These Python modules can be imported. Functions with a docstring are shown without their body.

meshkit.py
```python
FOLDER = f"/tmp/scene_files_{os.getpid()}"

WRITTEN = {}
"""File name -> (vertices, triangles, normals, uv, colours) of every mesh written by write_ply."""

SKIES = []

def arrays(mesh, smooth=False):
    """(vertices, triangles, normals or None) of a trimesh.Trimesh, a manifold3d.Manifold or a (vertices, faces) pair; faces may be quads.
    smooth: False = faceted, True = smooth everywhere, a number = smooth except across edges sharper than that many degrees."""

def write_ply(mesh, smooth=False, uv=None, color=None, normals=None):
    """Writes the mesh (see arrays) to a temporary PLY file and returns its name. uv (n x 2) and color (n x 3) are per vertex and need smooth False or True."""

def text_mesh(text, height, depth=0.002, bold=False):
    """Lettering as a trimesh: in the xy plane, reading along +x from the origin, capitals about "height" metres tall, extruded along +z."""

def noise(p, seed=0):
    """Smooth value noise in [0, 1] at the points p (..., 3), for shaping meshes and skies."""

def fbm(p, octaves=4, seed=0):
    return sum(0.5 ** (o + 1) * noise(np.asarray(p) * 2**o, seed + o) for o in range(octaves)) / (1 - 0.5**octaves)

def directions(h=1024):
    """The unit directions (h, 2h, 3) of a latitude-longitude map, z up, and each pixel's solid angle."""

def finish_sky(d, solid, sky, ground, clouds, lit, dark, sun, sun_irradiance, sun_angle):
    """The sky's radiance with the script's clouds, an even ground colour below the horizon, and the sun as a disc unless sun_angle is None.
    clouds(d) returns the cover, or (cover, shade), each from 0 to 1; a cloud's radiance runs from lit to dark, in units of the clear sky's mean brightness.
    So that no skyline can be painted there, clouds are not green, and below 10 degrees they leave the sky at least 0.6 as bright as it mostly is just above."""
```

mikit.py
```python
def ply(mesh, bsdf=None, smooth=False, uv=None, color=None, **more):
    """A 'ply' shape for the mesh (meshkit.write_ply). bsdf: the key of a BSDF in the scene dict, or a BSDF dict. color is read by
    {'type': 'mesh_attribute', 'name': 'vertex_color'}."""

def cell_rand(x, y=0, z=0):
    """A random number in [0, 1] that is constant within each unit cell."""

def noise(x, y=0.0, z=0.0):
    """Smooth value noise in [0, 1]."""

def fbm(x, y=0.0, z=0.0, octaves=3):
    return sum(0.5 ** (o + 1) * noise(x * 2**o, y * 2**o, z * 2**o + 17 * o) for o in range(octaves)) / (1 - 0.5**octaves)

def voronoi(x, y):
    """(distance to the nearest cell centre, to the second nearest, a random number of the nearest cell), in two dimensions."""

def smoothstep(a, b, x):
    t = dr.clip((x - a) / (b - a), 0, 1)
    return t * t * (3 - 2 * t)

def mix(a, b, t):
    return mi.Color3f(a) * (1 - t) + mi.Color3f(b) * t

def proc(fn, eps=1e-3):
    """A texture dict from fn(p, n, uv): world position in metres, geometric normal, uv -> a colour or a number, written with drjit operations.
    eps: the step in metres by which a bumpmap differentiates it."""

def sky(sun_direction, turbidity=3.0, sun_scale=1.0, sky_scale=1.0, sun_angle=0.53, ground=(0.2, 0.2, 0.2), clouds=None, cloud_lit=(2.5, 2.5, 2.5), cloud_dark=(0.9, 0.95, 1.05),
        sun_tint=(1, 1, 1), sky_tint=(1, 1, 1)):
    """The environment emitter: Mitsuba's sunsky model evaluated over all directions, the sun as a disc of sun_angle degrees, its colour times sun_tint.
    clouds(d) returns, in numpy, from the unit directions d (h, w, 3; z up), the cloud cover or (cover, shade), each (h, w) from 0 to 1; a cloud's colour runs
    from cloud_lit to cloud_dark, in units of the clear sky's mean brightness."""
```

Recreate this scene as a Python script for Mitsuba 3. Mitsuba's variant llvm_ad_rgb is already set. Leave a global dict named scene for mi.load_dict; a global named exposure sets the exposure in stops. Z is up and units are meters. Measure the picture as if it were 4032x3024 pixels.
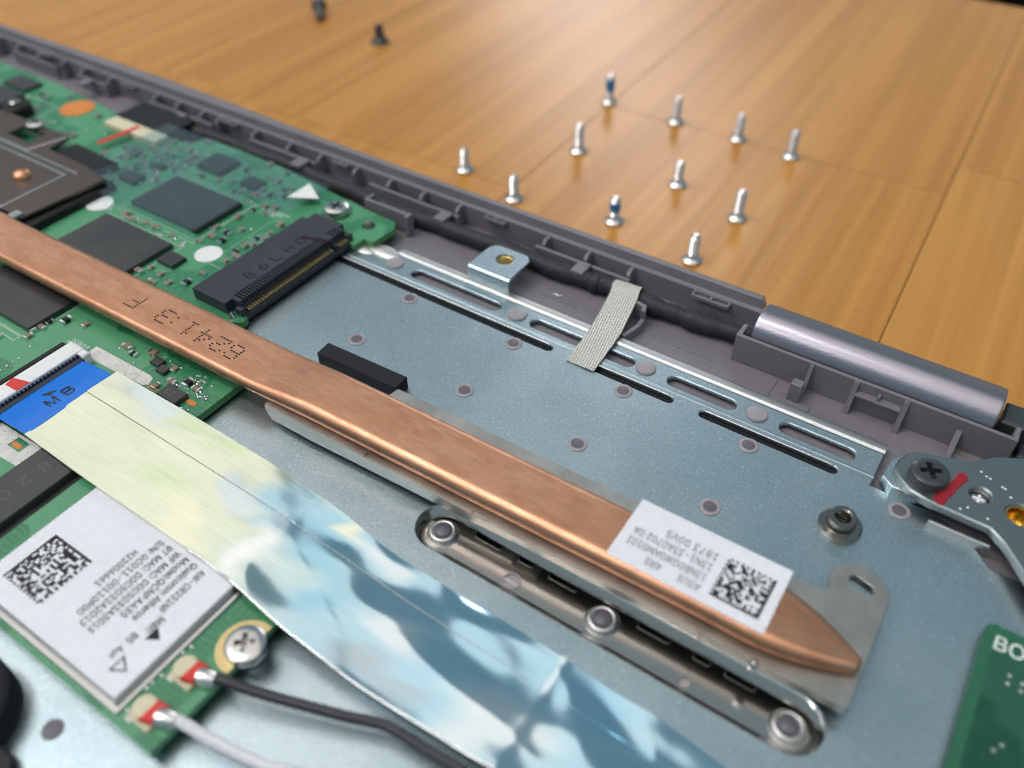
import math, random
import numpy as np, trimesh, drjit as dr, mitsuba as mi
import mikit, meshkit
from mikit import proc, noise, fbm, voronoi, smoothstep, mix, cell_rand
from shapely.geometry import Polygon, Point, LineString, box as sbox
from shapely.ops import unary_union
import manifold3d as m3

T = mi.ScalarTransform4f
MM = 1e-3                       # everything below is written in millimetres
scene, labels = {}, {}
random.seed(7); rng = np.random.default_rng(7)

# ------------------------------------------------------------------ camera, lamps, exposure
exposure = 0.42
CAM = np.array([1.6995, -62.8706, 71.3121]); FWD = np.array([-0.40565, 0.60049, -0.68910]); DOWN = np.array([0.38065, -0.57444, -0.72466])
scene['camera'] = {'type': 'thinlens', 'fov': 62.4546, 'fov_axis': 'x', 'near_clip': 0.005, 'far_clip': 20.0,
                   'aperture_radius': 0.84e-3, 'focus_distance': 0.099,
                   'to_world': T().look_at(origin=(CAM * MM).tolist(), target=((CAM + FWD * 100) * MM).tolist(), up=(-DOWN).tolist())}


def lamp(key, pos, size, rgb, label, target=(-0.04, 0, 0), up=(0.03, 1, 0.01)):
    """A flat rectangular emitter, for the tube lamp and the added light panels."""
    scene[key] = {'type': 'rectangle', 'to_world': T().look_at(origin=list(pos), target=list(target), up=list(up)).scale([size[0] / 2, size[1] / 2, 1]),
                  'bsdf': {'type': 'diffuse', 'reflectance': {'type': 'rgb', 'value': 0.5}},
                  'emitter': {'type': 'area', 'radiance': {'type': 'rgb', 'value': list(rgb)}}}
    labels[key] = {'label': label, 'category': 'lamp'}


lamp('ceiling_lamp', (-0.66, -0.40, 1.62), (1.20, 0.14), (17, 16.8, 16.8), 'white tube lamp hanging high above the laptop, nearer than the added fill tube')
lamp('ceiling_lamp_002', (-0.66, -1.30, 1.62), (1.20, 0.14), (10, 9.8, 9.7), 'added white fill tube high behind the viewer, lighting the near faces')  # added fill light for faces turned to the camera
lamp('ceiling_lamp_003', (-1.05, 2.10, 1.05), (1.10, 0.50), (2.9, 2.85, 2.95), 'added pale light panel beyond the table, making the glare on the wood')  # added emitter, puts the pale glare on the far table
lamp('ceiling_lamp_001', (-1.10, -0.20, 1.75), (4.4, 2.1), (0.84, 0.83, 0.80), 'added broad glowing panel standing in for the lit room ceiling', target=(-1.10, -0.19, 0), up=(0.24, 0.97, 0.01))  # added glowing panel in place of a lit white ceiling
scene['room_light'] = {'type': 'constant', 'radiance': {'type': 'rgb', 'value': [0.165, 0.235, 0.275]}}


# ------------------------------------------------------------------ materials
def P3(p):
    return p.x * 1000, p.y * 1000, p.z * 1000


def rgb(*c):
    return {'type': 'rgb', 'value': list(c)}


def mat(key, base, rough=0.5, metallic=0.0, spec=0.5, bump=None, bscale=1e-5, eps=5e-5, two=True, **more):
    b = {'type': 'principled', 'base_color': base if isinstance(base, dict) else rgb(*base), 'roughness': rough, 'metallic': metallic, **more}
    if not metallic:
        b['specular'] = spec
    if bump is not None:
        b = {'type': 'bumpmap', 'arbitrary': proc(bump, eps), 'scale': bscale, 'bsdf': b}
    scene[key] = {'type': 'twosided', 'bsdf': b} if two else b


def f_plate_col(p, n, uv):
    x, y, z = P3(p)
    g = noise(x * 6, y * 6); g2 = noise(x * 13 + 5, y * 13)
    m = fbm(x * 0.10, y * 0.10, octaves=3)
    sp = smoothstep(0.72, 0.95, g * 0.55 + g2 * 0.45)
    base = mix((0.40, 0.495, 0.535), (0.47, 0.56, 0.595), smoothstep(0.3, 0.7, m))
    return mix(base, (0.75, 0.82, 0.85), sp * 0.9) * (0.82 + 0.36 * g2)


def f_plate_bump(p, n, uv):
    x, y, z = P3(p)
    return noise(x * 5.5, y * 5.5) * 0.6 + noise(x * 12 + 3, y * 12) * 0.4


def f_wood(p, n, uv):
    x, y, z = P3(p)
    xr = x + 0.042 * (y - 90)
    b = dr.floor((xr + 8) / 68.0)
    off = b * 37.7
    yb = dr.floor((y - 91 + 41 * dr.select(b < -1, 1, 0) - 12 * dr.select(b > -1, 1, 0)) / 300.0)
    s = cell_rand(b, yb, 4)
    lam = fbm(xr * 0.26 + off, y * 0.004 + s * 9 + yb * 3.3, octaves=3)
    fine = fbm(xr * 0.9 + off, y * 0.018 + 3, octaves=4)
    cloud = noise(xr * 0.05 + off, y * 0.02 + s * 5)
    t = smoothstep(0.2, 0.8, lam) * 0.5 + smoothstep(0.15, 0.85, fine) * 0.42 + (s - 0.5) * 0.16 + (cloud - 0.5) * 0.35
    col = mix((0.415, 0.174, 0.029), (0.555, 0.262, 0.058), dr.clip(t, 0, 1))
    dark = smoothstep(0.66, 0.78, noise(xr * 0.42 + 31 + off, y * 0.010 + s * 3))
    return mix(col, (0.40, 0.155, 0.026), dark * 0.35)


def f_wood_bump(p, n, uv):
    x, y, z = P3(p)
    return fbm((x + 0.042 * y) * 0.5, y * 0.03, octaves=3)


def f_pcb(p, n, uv):
    x, y, z = P3(p)
    m = fbm(x * 0.16 + 7, y * 0.16 + 2, octaves=2)
    pour = smoothstep(0.44, 0.47, m)
    m2 = noise(x * 0.33 + 30, y * 0.33)
    tr = dr.abs((x + 0.4 * noise(x * 0.3, y * 0.3)) * 1.4 - dr.floor(x * 1.4) - 0.5)
    tr2 = dr.abs(y * 1.6 - dr.floor(y * 1.6) - 0.5)
    line = dr.select(m2 > 0.5, smoothstep(0.30, 0.36, tr), smoothstep(0.30, 0.36, tr2)) * (1 - pour)
    c, d, w = voronoi(x * 0.7, y * 0.7)
    via = 1 - smoothstep(0.12, 0.16, c)
    col = mix((0.024, 0.165, 0.078), (0.068, 0.265, 0.125), pour)
    col = mix(col, (0.045, 0.25, 0.09), line * 0.55)
    return mix(col, (0.08, 0.25, 0.12), via * 0.6)


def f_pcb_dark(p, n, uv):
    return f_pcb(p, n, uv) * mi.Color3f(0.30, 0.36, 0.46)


def f_copper(p, n, uv):
    x, y, z = P3(p)
    g = fbm(x * 0.25, y * 0.9, octaves=3)
    f = noise(x * 1.2, y * 14)
    t = fbm(x * 0.09 + 4, y * 0.22, octaves=2)
    c = mix((0.68, 0.325, 0.195), (0.74, 0.38, 0.235), smoothstep(0.3, 0.7, g))
    c = mix(c, (0.60, 0.27, 0.14), smoothstep(0.50, 0.75, t) * 0.3)
    sc = smoothstep(0.80, 0.88, noise(x * 0.35 + 3 * noise(x * .2, y), y * 16 + 5))
    return c * (0.88 + 0.18 * f) * (1 - 0.22 * sc) * (0.9 + 0.2 * fbm(x * 0.5 + 2, y * 1.1, octaves=3))


def f_copper_bump(p, n, uv):
    x, y, z = P3(p)
    return noise(x * 1.5, y * 9) * 0.7 + 0.4 * fbm(x * 1.2, y * 1.2, octaves=2)


def f_alu(p, n, uv):
    x, y, z = P3(p)
    g = fbm(x * 0.8, y * 0.8, z * 6, octaves=3)
    lay = noise(z * 9 + 0.3 * noise(x * 0.7, y), x * 0.2)
    return mix((0.33, 0.315, 0.29), (0.54, 0.52, 0.475), g * 0.6 + lay * 0.4)


def f_fine_bump(p, n, uv):
    x, y, z = P3(p)
    return noise(x * 7, y * 7, z * 7)


FOIL_REFLECTIONS = [  # centre x, y, half sizes, colour, edge softness: room reflections painted as colour patches
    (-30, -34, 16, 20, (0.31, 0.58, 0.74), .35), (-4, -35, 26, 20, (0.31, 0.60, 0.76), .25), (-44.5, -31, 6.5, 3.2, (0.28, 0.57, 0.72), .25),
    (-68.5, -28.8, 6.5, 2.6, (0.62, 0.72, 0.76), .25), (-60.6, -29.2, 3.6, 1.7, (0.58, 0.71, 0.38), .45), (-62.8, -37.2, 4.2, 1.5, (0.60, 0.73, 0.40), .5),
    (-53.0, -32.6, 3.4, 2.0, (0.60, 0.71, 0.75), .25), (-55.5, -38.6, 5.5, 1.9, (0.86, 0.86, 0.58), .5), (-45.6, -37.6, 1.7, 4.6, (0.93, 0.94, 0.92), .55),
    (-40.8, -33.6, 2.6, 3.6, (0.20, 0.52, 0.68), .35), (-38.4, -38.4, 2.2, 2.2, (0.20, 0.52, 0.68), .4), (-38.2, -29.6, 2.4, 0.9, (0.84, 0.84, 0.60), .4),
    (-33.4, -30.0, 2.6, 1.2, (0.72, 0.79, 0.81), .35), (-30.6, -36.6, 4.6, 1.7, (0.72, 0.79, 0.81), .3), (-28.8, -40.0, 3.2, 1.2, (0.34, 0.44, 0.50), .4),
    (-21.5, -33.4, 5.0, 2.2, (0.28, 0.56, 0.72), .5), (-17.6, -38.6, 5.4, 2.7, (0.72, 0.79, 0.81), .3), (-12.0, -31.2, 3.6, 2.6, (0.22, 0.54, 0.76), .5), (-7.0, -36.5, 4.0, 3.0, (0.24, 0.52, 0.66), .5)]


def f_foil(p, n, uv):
    """Thin shield film; straw, green, blue and white reflections are painted into its colour."""
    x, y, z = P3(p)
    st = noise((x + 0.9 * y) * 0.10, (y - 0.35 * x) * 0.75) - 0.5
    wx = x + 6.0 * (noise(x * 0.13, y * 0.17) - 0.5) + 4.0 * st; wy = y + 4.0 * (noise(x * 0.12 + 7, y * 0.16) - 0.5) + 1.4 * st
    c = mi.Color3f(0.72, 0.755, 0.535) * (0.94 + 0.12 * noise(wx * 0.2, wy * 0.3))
    for cx, cy, rx, ry, col, soft in FOIL_REFLECTIONS:
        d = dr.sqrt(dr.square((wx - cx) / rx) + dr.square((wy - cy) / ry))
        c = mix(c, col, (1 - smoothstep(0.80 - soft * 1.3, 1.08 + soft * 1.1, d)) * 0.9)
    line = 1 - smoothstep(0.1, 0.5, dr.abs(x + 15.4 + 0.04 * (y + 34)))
    c = mix(c, (0.93, 0.94, 0.95), line * 0.75 * smoothstep(0.3, 0.6, noise(x * .8, y * .55)))  # lamp streak along the crease, painted as whiter colour
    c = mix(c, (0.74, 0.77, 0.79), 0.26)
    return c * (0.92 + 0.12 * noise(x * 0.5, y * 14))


def f_foil_bump(p, n, uv):
    x, y, z = P3(p)
    return fbm(x * 0.16, y * 0.22, octaves=2) + 0.035 * noise(x * 0.25, y * 5)


def weave(u, v):
    a = u - dr.floor(u) - 0.5; b = v - dr.floor(v) - 0.5
    k = cell_parity(u, v)
    return dr.sqrt(dr.maximum(0.0, 1 - dr.select(k > 0.5, dr.square(a * 1.7) + dr.square(b * 2.3), dr.square(a * 2.3) + dr.square(b * 1.7))))


def cell_parity(u, v):
    s = dr.floor(u) + dr.floor(v)
    return dr.abs(s - 2 * dr.floor(s / 2))


def tape_uv(p):
    x, y, z = P3(p)
    a = math.radians(101)
    return (x * math.cos(a) + y * math.sin(a)) / 0.30, (-x * math.sin(a) + y * math.cos(a)) / 0.34


def f_tape_bump(p, n, uv):
    return weave(*tape_uv(p))


def f_tape(p, n, uv):
    w = weave(*tape_uv(p))
    return mix((0.20, 0.19, 0.165), (0.82, 0.79, 0.72), smoothstep(0.25, 0.8, w))


def sleeve_uv(p):
    x, y, z = P3(p)
    return (x + 1.3 * z) / 0.36, (x - 1.3 * z + 0.6 * y) / 0.36


def f_sleeve_bump(p, n, uv):
    return weave(*sleeve_uv(p))


def f_sleeve(p, n, uv):
    return mix((0.006, 0.006, 0.008), (0.045, 0.045, 0.052), smoothstep(0.3, 0.9, weave(*sleeve_uv(p))))


def f_plastic(p, n, uv):
    x, y, z = P3(p)
    g = fbm(x * 0.15, y * 0.5, z * 0.3, octaves=3)
    return mix((0.150, 0.134, 0.148), (0.192, 0.174, 0.192), g)


def f_chip(p, n, uv):
    x, y, z = P3(p)
    g = fbm(x * 0.3 + 4, y * 0.3, octaves=3)
    return mix((0.018, 0.018, 0.020), (0.036, 0.034, 0.033), g) * (0.85 + 0.3 * noise(x * 9, y * 9))


def f_slot(p, n, uv):
    x, y, z = P3(p)
    return mix((0.020, 0.022, 0.032), (0.038, 0.040, 0.056), fbm(x * 0.25, y * 0.12, octaves=3))


def f_paper(p, n, uv):
    x, y, z = P3(p)
    return mix((0.73, 0.72, 0.76), (0.77, 0.76, 0.80), noise(x * 2, y * 2))


def f_tape_paper(p, n, uv):
    x, y, z = P3(p)
    d = smoothstep(0.80, 0.9, noise(x * 3.2, y * 5)) * 0.5
    return mix(mix((0.60, 0.57, 0.53), (0.70, 0.67, 0.63), noise(x * 1.2, y * 1.2)), (0.25, 0.23, 0.2), d)


def f_barrel_bump(p, n, uv):
    x, y, z = P3(p)
    return noise(x * 4, y * 9, z * 9)


mat('m_plate', proc(f_plate_col), 0.37, 1.0, bump=f_plate_bump, bscale=1.5e-5)
mat('m_plate_edge', (0.56, 0.56, 0.55), 0.46, 1.0, bump=f_plate_bump, bscale=1.4e-5)
mat('m_wood', proc(f_wood), 0.30, spec=0.45, bump=f_wood_bump, bscale=6e-5, eps=2e-4)
mat('m_pcb', proc(f_pcb), 0.28, spec=0.5, clearcoat=0.5, clearcoat_gloss=0.85)
mat('m_pcb_edge', (0.09, 0.24, 0.08), 0.5)
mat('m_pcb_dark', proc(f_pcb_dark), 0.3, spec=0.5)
mat('m_pcb_border', (0.02, 0.12, 0.06), 0.4)
mat('m_copper', proc(f_copper), 0.41, 1.0, bump=f_copper_bump, bscale=0.9e-5)
mat('m_alu', proc(f_alu), 0.42, 1.0, bump=f_fine_bump, bscale=1e-5)
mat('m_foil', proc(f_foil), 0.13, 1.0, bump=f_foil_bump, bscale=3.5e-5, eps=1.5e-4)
mat('m_tape', proc(f_tape), 0.45, 0.35, bump=f_tape_bump, bscale=3.5e-5, eps=3e-5)
mat('m_sleeve', proc(f_sleeve), 0.45, spec=0.4, bump=f_sleeve_bump, bscale=4e-5, eps=3e-5)
mat('m_plastic', proc(f_plastic), 0.42, spec=0.45, bump=f_fine_bump, bscale=4e-6)
mat('m_stake', (0.30, 0.27, 0.285), 0.35, spec=0.5)
mat('m_stake_core', (0.115, 0.10, 0.125), 0.35, spec=0.5)
mat('m_chip', proc(f_chip), 0.33, spec=0.6, bump=f_fine_bump, bscale=4e-6)
mat('m_slot', proc(f_slot), 0.45, spec=0.45, bump=f_fine_bump, bscale=4e-6)
mat('m_black', (0.008, 0.008, 0.009), 0.55, spec=0.35)
mat('m_foam', (0.010, 0.010, 0.014), 0.7, spec=0.35, bump=f_fine_bump, bscale=1.5e-5)
mat('m_ink', (0.012, 0.010, 0.014), 0.6, spec=0.3)
mat('m_ink_grey', (0.10, 0.10, 0.105), 0.6, spec=0.3)
mat('m_ink_slot', (0.006, 0.006, 0.008), 0.35, spec=0.4)
mat('m_purple', (0.022, 0.006, 0.020), 0.6, spec=0.2)
mat('m_white', (0.74, 0.73, 0.72), 0.5, spec=0.4)
mat('m_silk', (0.30, 0.44, 0.32), 0.5)
mat('m_print', (0.58, 0.64, 0.58), 0.5)
mat('m_paper', proc(f_paper), 0.55, spec=0.35)
mat('m_tape_paper', proc(f_tape_paper), 0.7, spec=0.3)
mat('m_orange', (0.62, 0.20, 0.035), 0.5)
mat('m_gold', (0.88, 0.68, 0.32), 0.4, 1.0)
mat('m_dull_gold', (0.62, 0.47, 0.22), 0.45, 0.8)
mat('m_brass', (0.66, 0.47, 0.17), 0.22, 1.0)
mat('m_tin', (0.74, 0.73, 0.71), 0.16, 1.0)
mat('m_steel', (0.56, 0.545, 0.53), 0.24, 1.0, bump=f_fine_bump, bscale=6e-6)
mat('m_screw', (0.60, 0.575, 0.56), 0.24, 1.0)
mat('m_nut', (0.27, 0.255, 0.23), 0.22, 1.0)
mat('m_cpu_plate', (0.16, 0.12, 0.105), 0.38, 1.0, bump=f_fine_bump, bscale=6e-6)
mat('m_pan', (0.56, 0.52, 0.48), 0.15, 1.0, bump=f_plate_bump, bscale=0.4e-5)
mat('m_hinge', (0.30, 0.335, 0.335), 0.34, 1.0, bump=f_fine_bump, bscale=8e-6)
mat('m_barrel', (0.345, 0.325, 0.37), 0.31, 1.0, bump=f_barrel_bump, bscale=7e-6)
mat('m_blue', (0.0, 0.150, 0.62), 0.30, spec=0.5)
mat('m_blue_lock', (0.015, 0.17, 0.42), 0.45)
mat('m_navy', (0.008, 0.012, 0.03), 0.4)
mat('m_red', (0.62, 0.025, 0.018), 0.35)
mat('m_red_dark', (0.30, 0.012, 0.02), 0.22)
mat('m_cream', (0.62, 0.55, 0.38), 0.5)
mat('m_brown', (0.24, 0.15, 0.095), 0.5)
mat('m_black_steel', (0.035, 0.04, 0.042), 0.30, spec=0.6)
mat('m_cable_black', (0.018, 0.017, 0.022), 0.36, spec=0.5)
mat('m_cable_white', (0.68, 0.66, 0.69), 0.40, spec=0.5)
scene['m_void'] = {'type': 'diffuse', 'reflectance': rgb(0.006, 0.006, 0.006)}
scene['m_film'] = {'type': 'thindielectric', 'int_ior': 1.55, 'specular_transmittance': rgb(0.80, 0.90, 0.93)}


# ------------------------------------------------------------------ mesh helpers (millimetres)
def ring_inset(r, c):
    e = np.roll(r, -1, 0) - r
    e /= np.linalg.norm(e, axis=1, keepdims=True) + 1e-12
    n = np.stack([-e[:, 1], e[:, 0]], 1)
    n0 = np.roll(n, 1, 0)
    return r + c * (n + n0) / np.maximum(0.35, 1 + (n * n0).sum(1))[:, None]


def clean(ring):
    r = np.array(ring)[:, :2]
    if np.allclose(r[0], r[-1]):
        r = r[:-1]
    keep = np.linalg.norm(r - np.roll(r, 1, 0), axis=1) > 1e-6
    return r[keep]


class M:
    def __init__(s):
        s.v, s.f, s.n = [], [], 0

    def add(s, v, f):
        v = np.asarray(v, float); s.v.append(v); s.f.append(np.asarray(f) + s.n); s.n += len(v); return s

    def cap(s, rings, z, up):
        pv, pf = trimesh.creation.triangulate_polygon(Polygon(rings[0], rings[1:]), engine='earcut')
        pv = np.asarray(pv); pf = np.asarray(pf)
        a, b, c = pv[pf[:, 0]], pv[pf[:, 1]], pv[pf[:, 2]]
        ccw = ((b - a)[:, 0] * (c - a)[:, 1] - (b - a)[:, 1] * (c - a)[:, 0]) > 0
        pf[ccw != up] = pf[ccw != up][:, ::-1]
        return s.add(np.c_[pv, np.full(len(pv), z)], pf)

    def side(s, r0, z0, r1, z1):
        n = len(r0); i = np.arange(n); j = (i + 1) % n
        return s.add(np.r_[np.c_[r0, np.full(n, z0)], np.c_[r1, np.full(n, z1)]], np.r_[np.c_[i, j, j + n], np.c_[i, j + n, i + n]])

    def prism(s, poly, z0, z1, c=0.0, bottom=True):
        if not isinstance(poly, Polygon) and not hasattr(poly, 'geoms'):
            poly = Polygon(poly)
        for g in getattr(poly, 'geoms', [poly]):
            ext = clean(g.exterior.coords)
            if not g.exterior.is_ccw:
                ext = ext[::-1]
            rings = [ext]
            for h in g.interiors:
                r = clean(h.coords); rings.append(r[::-1] if h.is_ccw else r)
            for r in rings:
                if c:
                    s.side(r, z0, r, z1 - c); s.side(r, z1 - c, ring_inset(r, c), z1)
                else:
                    s.side(r, z0, r, z1)
            s.cap([ring_inset(r, c) if c else r for r in rings], z1, True)
            if bottom:
                s.cap(rings, z0, False)
        return s

    def box(s, x0, x1, y0, y1, z0, z1, c=0.0):
        return s.prism([(x0, y0), (x1, y0), (x1, y1), (x0, y1)], z0, z1, c)

    def extr_x(s, prof, x0, x1):
        """(y, z) profile swept along x."""
        k = M().prism(prof, x0, x1)
        for v, f, in zip(k.v, k.f):
            pass
        v = np.vstack(k.v); f = np.vstack(k.f)
        return s.add(np.c_[v[:, 2], v[:, 0], v[:, 1]], f)

    def lathe(s, prof, cx=0, cy=0, n=24, cz=0):
        """closed surface of revolution from (r, z) points, outside listed upward."""
        a = np.arange(n) * 2 * np.pi / n
        ca, sa = np.cos(a), np.sin(a)
        vs = [np.c_[cx + r * ca, cy + r * sa, np.full(n, cz + z)] for r, z in prof]
        fs = []
        i = np.arange(n); j = (i + 1) % n
        for k in range(len(prof) - 1):
            fs += [np.c_[i + k * n, j + k * n, j + k * n + n], np.c_[i + k * n, j + k * n + n, i + k * n + n]]
        return s.add(np.vstack(vs), np.vstack(fs))

    def tube(s, pts, r, n=12, caps=True):
        p = np.asarray(pts, float)
        t = np.gradient(p, axis=0); t /= np.linalg.norm(t, axis=1, keepdims=True)
        a = np.cross(t, [0, 0, 1.0]); a /= np.linalg.norm(a, axis=1, keepdims=True); b = np.cross(a, t)
        an = np.arange(n) * 2 * np.pi / n
        r = np.broadcast_to(r, (len(p),))
        v = p[:, None] + r[:, None, None] * (np.cos(an)[None, :, None] * a[:, None] + np.sin(an)[None, :, None] * b[:, None])
        i, j = np.meshgrid(np.arange(len(p) - 1), np.arange(n), indexing='ij')
        q = np.stack([i * n + j, i * n + (j + 1) % n, (i + 1) * n + (j + 1) % n, (i + 1) * n + j], -1).reshape(-1, 4)
        s.add(v.reshape(-1, 3), np.r_[q[:, [0, 1, 2]], q[:, [0, 2, 3]]])
        if caps:
            k = np.arange(1, n - 1)
            s.add(v[0], np.c_[np.zeros(n - 2, int), k + 1, k]); s.add(v[-1], np.c_[np.zeros(n - 2, int), k, k + 1])
        return s

    def text(s, t, h, x, y, ang, z, width=None, bold=False, depth=0.03):
        m = meshkit.text_mesh(t, 1.0, depth, bold)
        v = np.array(m.vertices)
        w = v[:, 0].max() - v[:, 0].min()
        v[:, 0] = (v[:, 0] - v[:, 0].min()) * ((width / w) if width else h)
        v[:, 1] *= h
        c, si = math.cos(math.radians(ang)), math.sin(math.radians(ang))
        return s.add(np.c_[x + v[:, 0] * c - v[:, 1] * si, y + v[:, 0] * si + v[:, 1] * c, v[:, 2] + z], m.faces)

    def manifold(s, m):
        k = m.to_mesh(); return s.add(k.vert_properties[:, :3], k.tri_verts)

    def mesh(s, xf=None):
        v = np.vstack(s.v); f = np.vstack(s.f)
        if xf is not None:
            v = v @ np.asarray(xf[0]).T + np.asarray(xf[1])
        return trimesh.Trimesh(v * MM, f, process=True)


def numbered(name):
    if name not in used:
        used.add(name); return name
    i = 1
    while f'{name}_{i:03d}' in used:
        i += 1
    used.add(f'{name}_{i:03d}'); return f'{name}_{i:03d}'


used = set()


def thing(name, label, cat, group=None):
    k = numbered(name)
    labels[k] = {'label': label, 'category': cat}
    if group:
        labels[k]['group'] = group
    return k


def part(parent, name, m, material, smooth=35, xf=None, label=None, stuff=False):
    k = numbered(f'{parent}__{name}' if parent else name)
    scene[k] = mikit.ply(m.mesh(xf), material, smooth=smooth)
    if label or stuff:
        labels[k] = {}
        if label:
            labels[k]['label'] = label
        if stuff:
            labels[k]['kind'] = 'stuff'
    return k


def rrect(x0, x1, y0, y1, r, n=5):
    return sbox(x0 + r, y0 + r, x1 - r, y1 - r).buffer(r, quad_segs=n)


def stadium(x0, x1, yc, r, n=8):
    return LineString([(x0 + r, yc), (x1 - r, yc)]).buffer(r, quad_segs=n)


def rot(axis, deg):
    return trimesh.transformations.rotation_matrix(math.radians(deg), axis)[:3, :3]


def screw_head(r, h, slot, dome=0.15, flare=0.0, n=40):
    """Round head with a cross recess cut into its top, z from 0 to h."""
    cs = m3.CrossSection([[(0, 0), (r - flare, 0), (r, 0.12), (r, h * 0.65), (r - 0.1, h * 0.85), (r - 0.35, h - 0.02), (r * 0.6, h + dome * 0.6), (0, h + dome)]])
    head = cs.revolve(n)
    a, w = slot
    cross = m3.CrossSection([[(-a, -w), (a, -w), (a, w), (-a, w)]]) + m3.CrossSection([[(-w, -a), (w, -a), (w, a), (-w, a)]])
    d = 0.75 * h
    cut = m3.Manifold.extrude(cross, d + 1, scale_top=(1.25, 1.25)).translate((0, 0, h - d))
    return head - cut


# ------------------------------------------------------------------ table and what lies under it
part(None, 'floor', M().box(-9000, 9000, -9000, 9000, -780, -760), 'm_void')
labels['floor'] = {'kind': 'structure', 'label': 'dark floor far below the table edge'}
labels['table_top'] = {'kind': 'structure', 'label': 'orange-brown varnished wooden table top of wide joined boards'}
sh = lambda x, y: (x - 0.042 * (y - 90), y + 0.03 * x)
core = [sh(-420, -260), sh(330, -260), sh(330, 197), sh(-420, 197)]
part('table_top', 'underside', M().prism(core, -32, -12), 'm_wood')
joints = {-6: 40, -5: 120, -4: 70, -3: 112, -2: 52.5, -1: 91.5, 0: 103, 1: 60, 2: 130, 3: 80}
for c, j in joints.items():
    x0, x1 = -8 + 68 * c, -8 + 68 * (c + 1)
    for ya, yb in ((-260, j), (j, 197)):
        pts = [sh(x0 + .08, ya + .08), sh(x1 - .08, ya + .08), sh(x1 - .08, yb - .08), sh(x0 + .08, yb - .08)]
        part('table_top', 'plank', M().prism(pts, -12, -9.0, 0.05), 'm_wood', smooth=False)

# ------------------------------------------------------------------ screws standing on the table
SG = 'screws stood on the table beyond the laptop'


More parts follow.
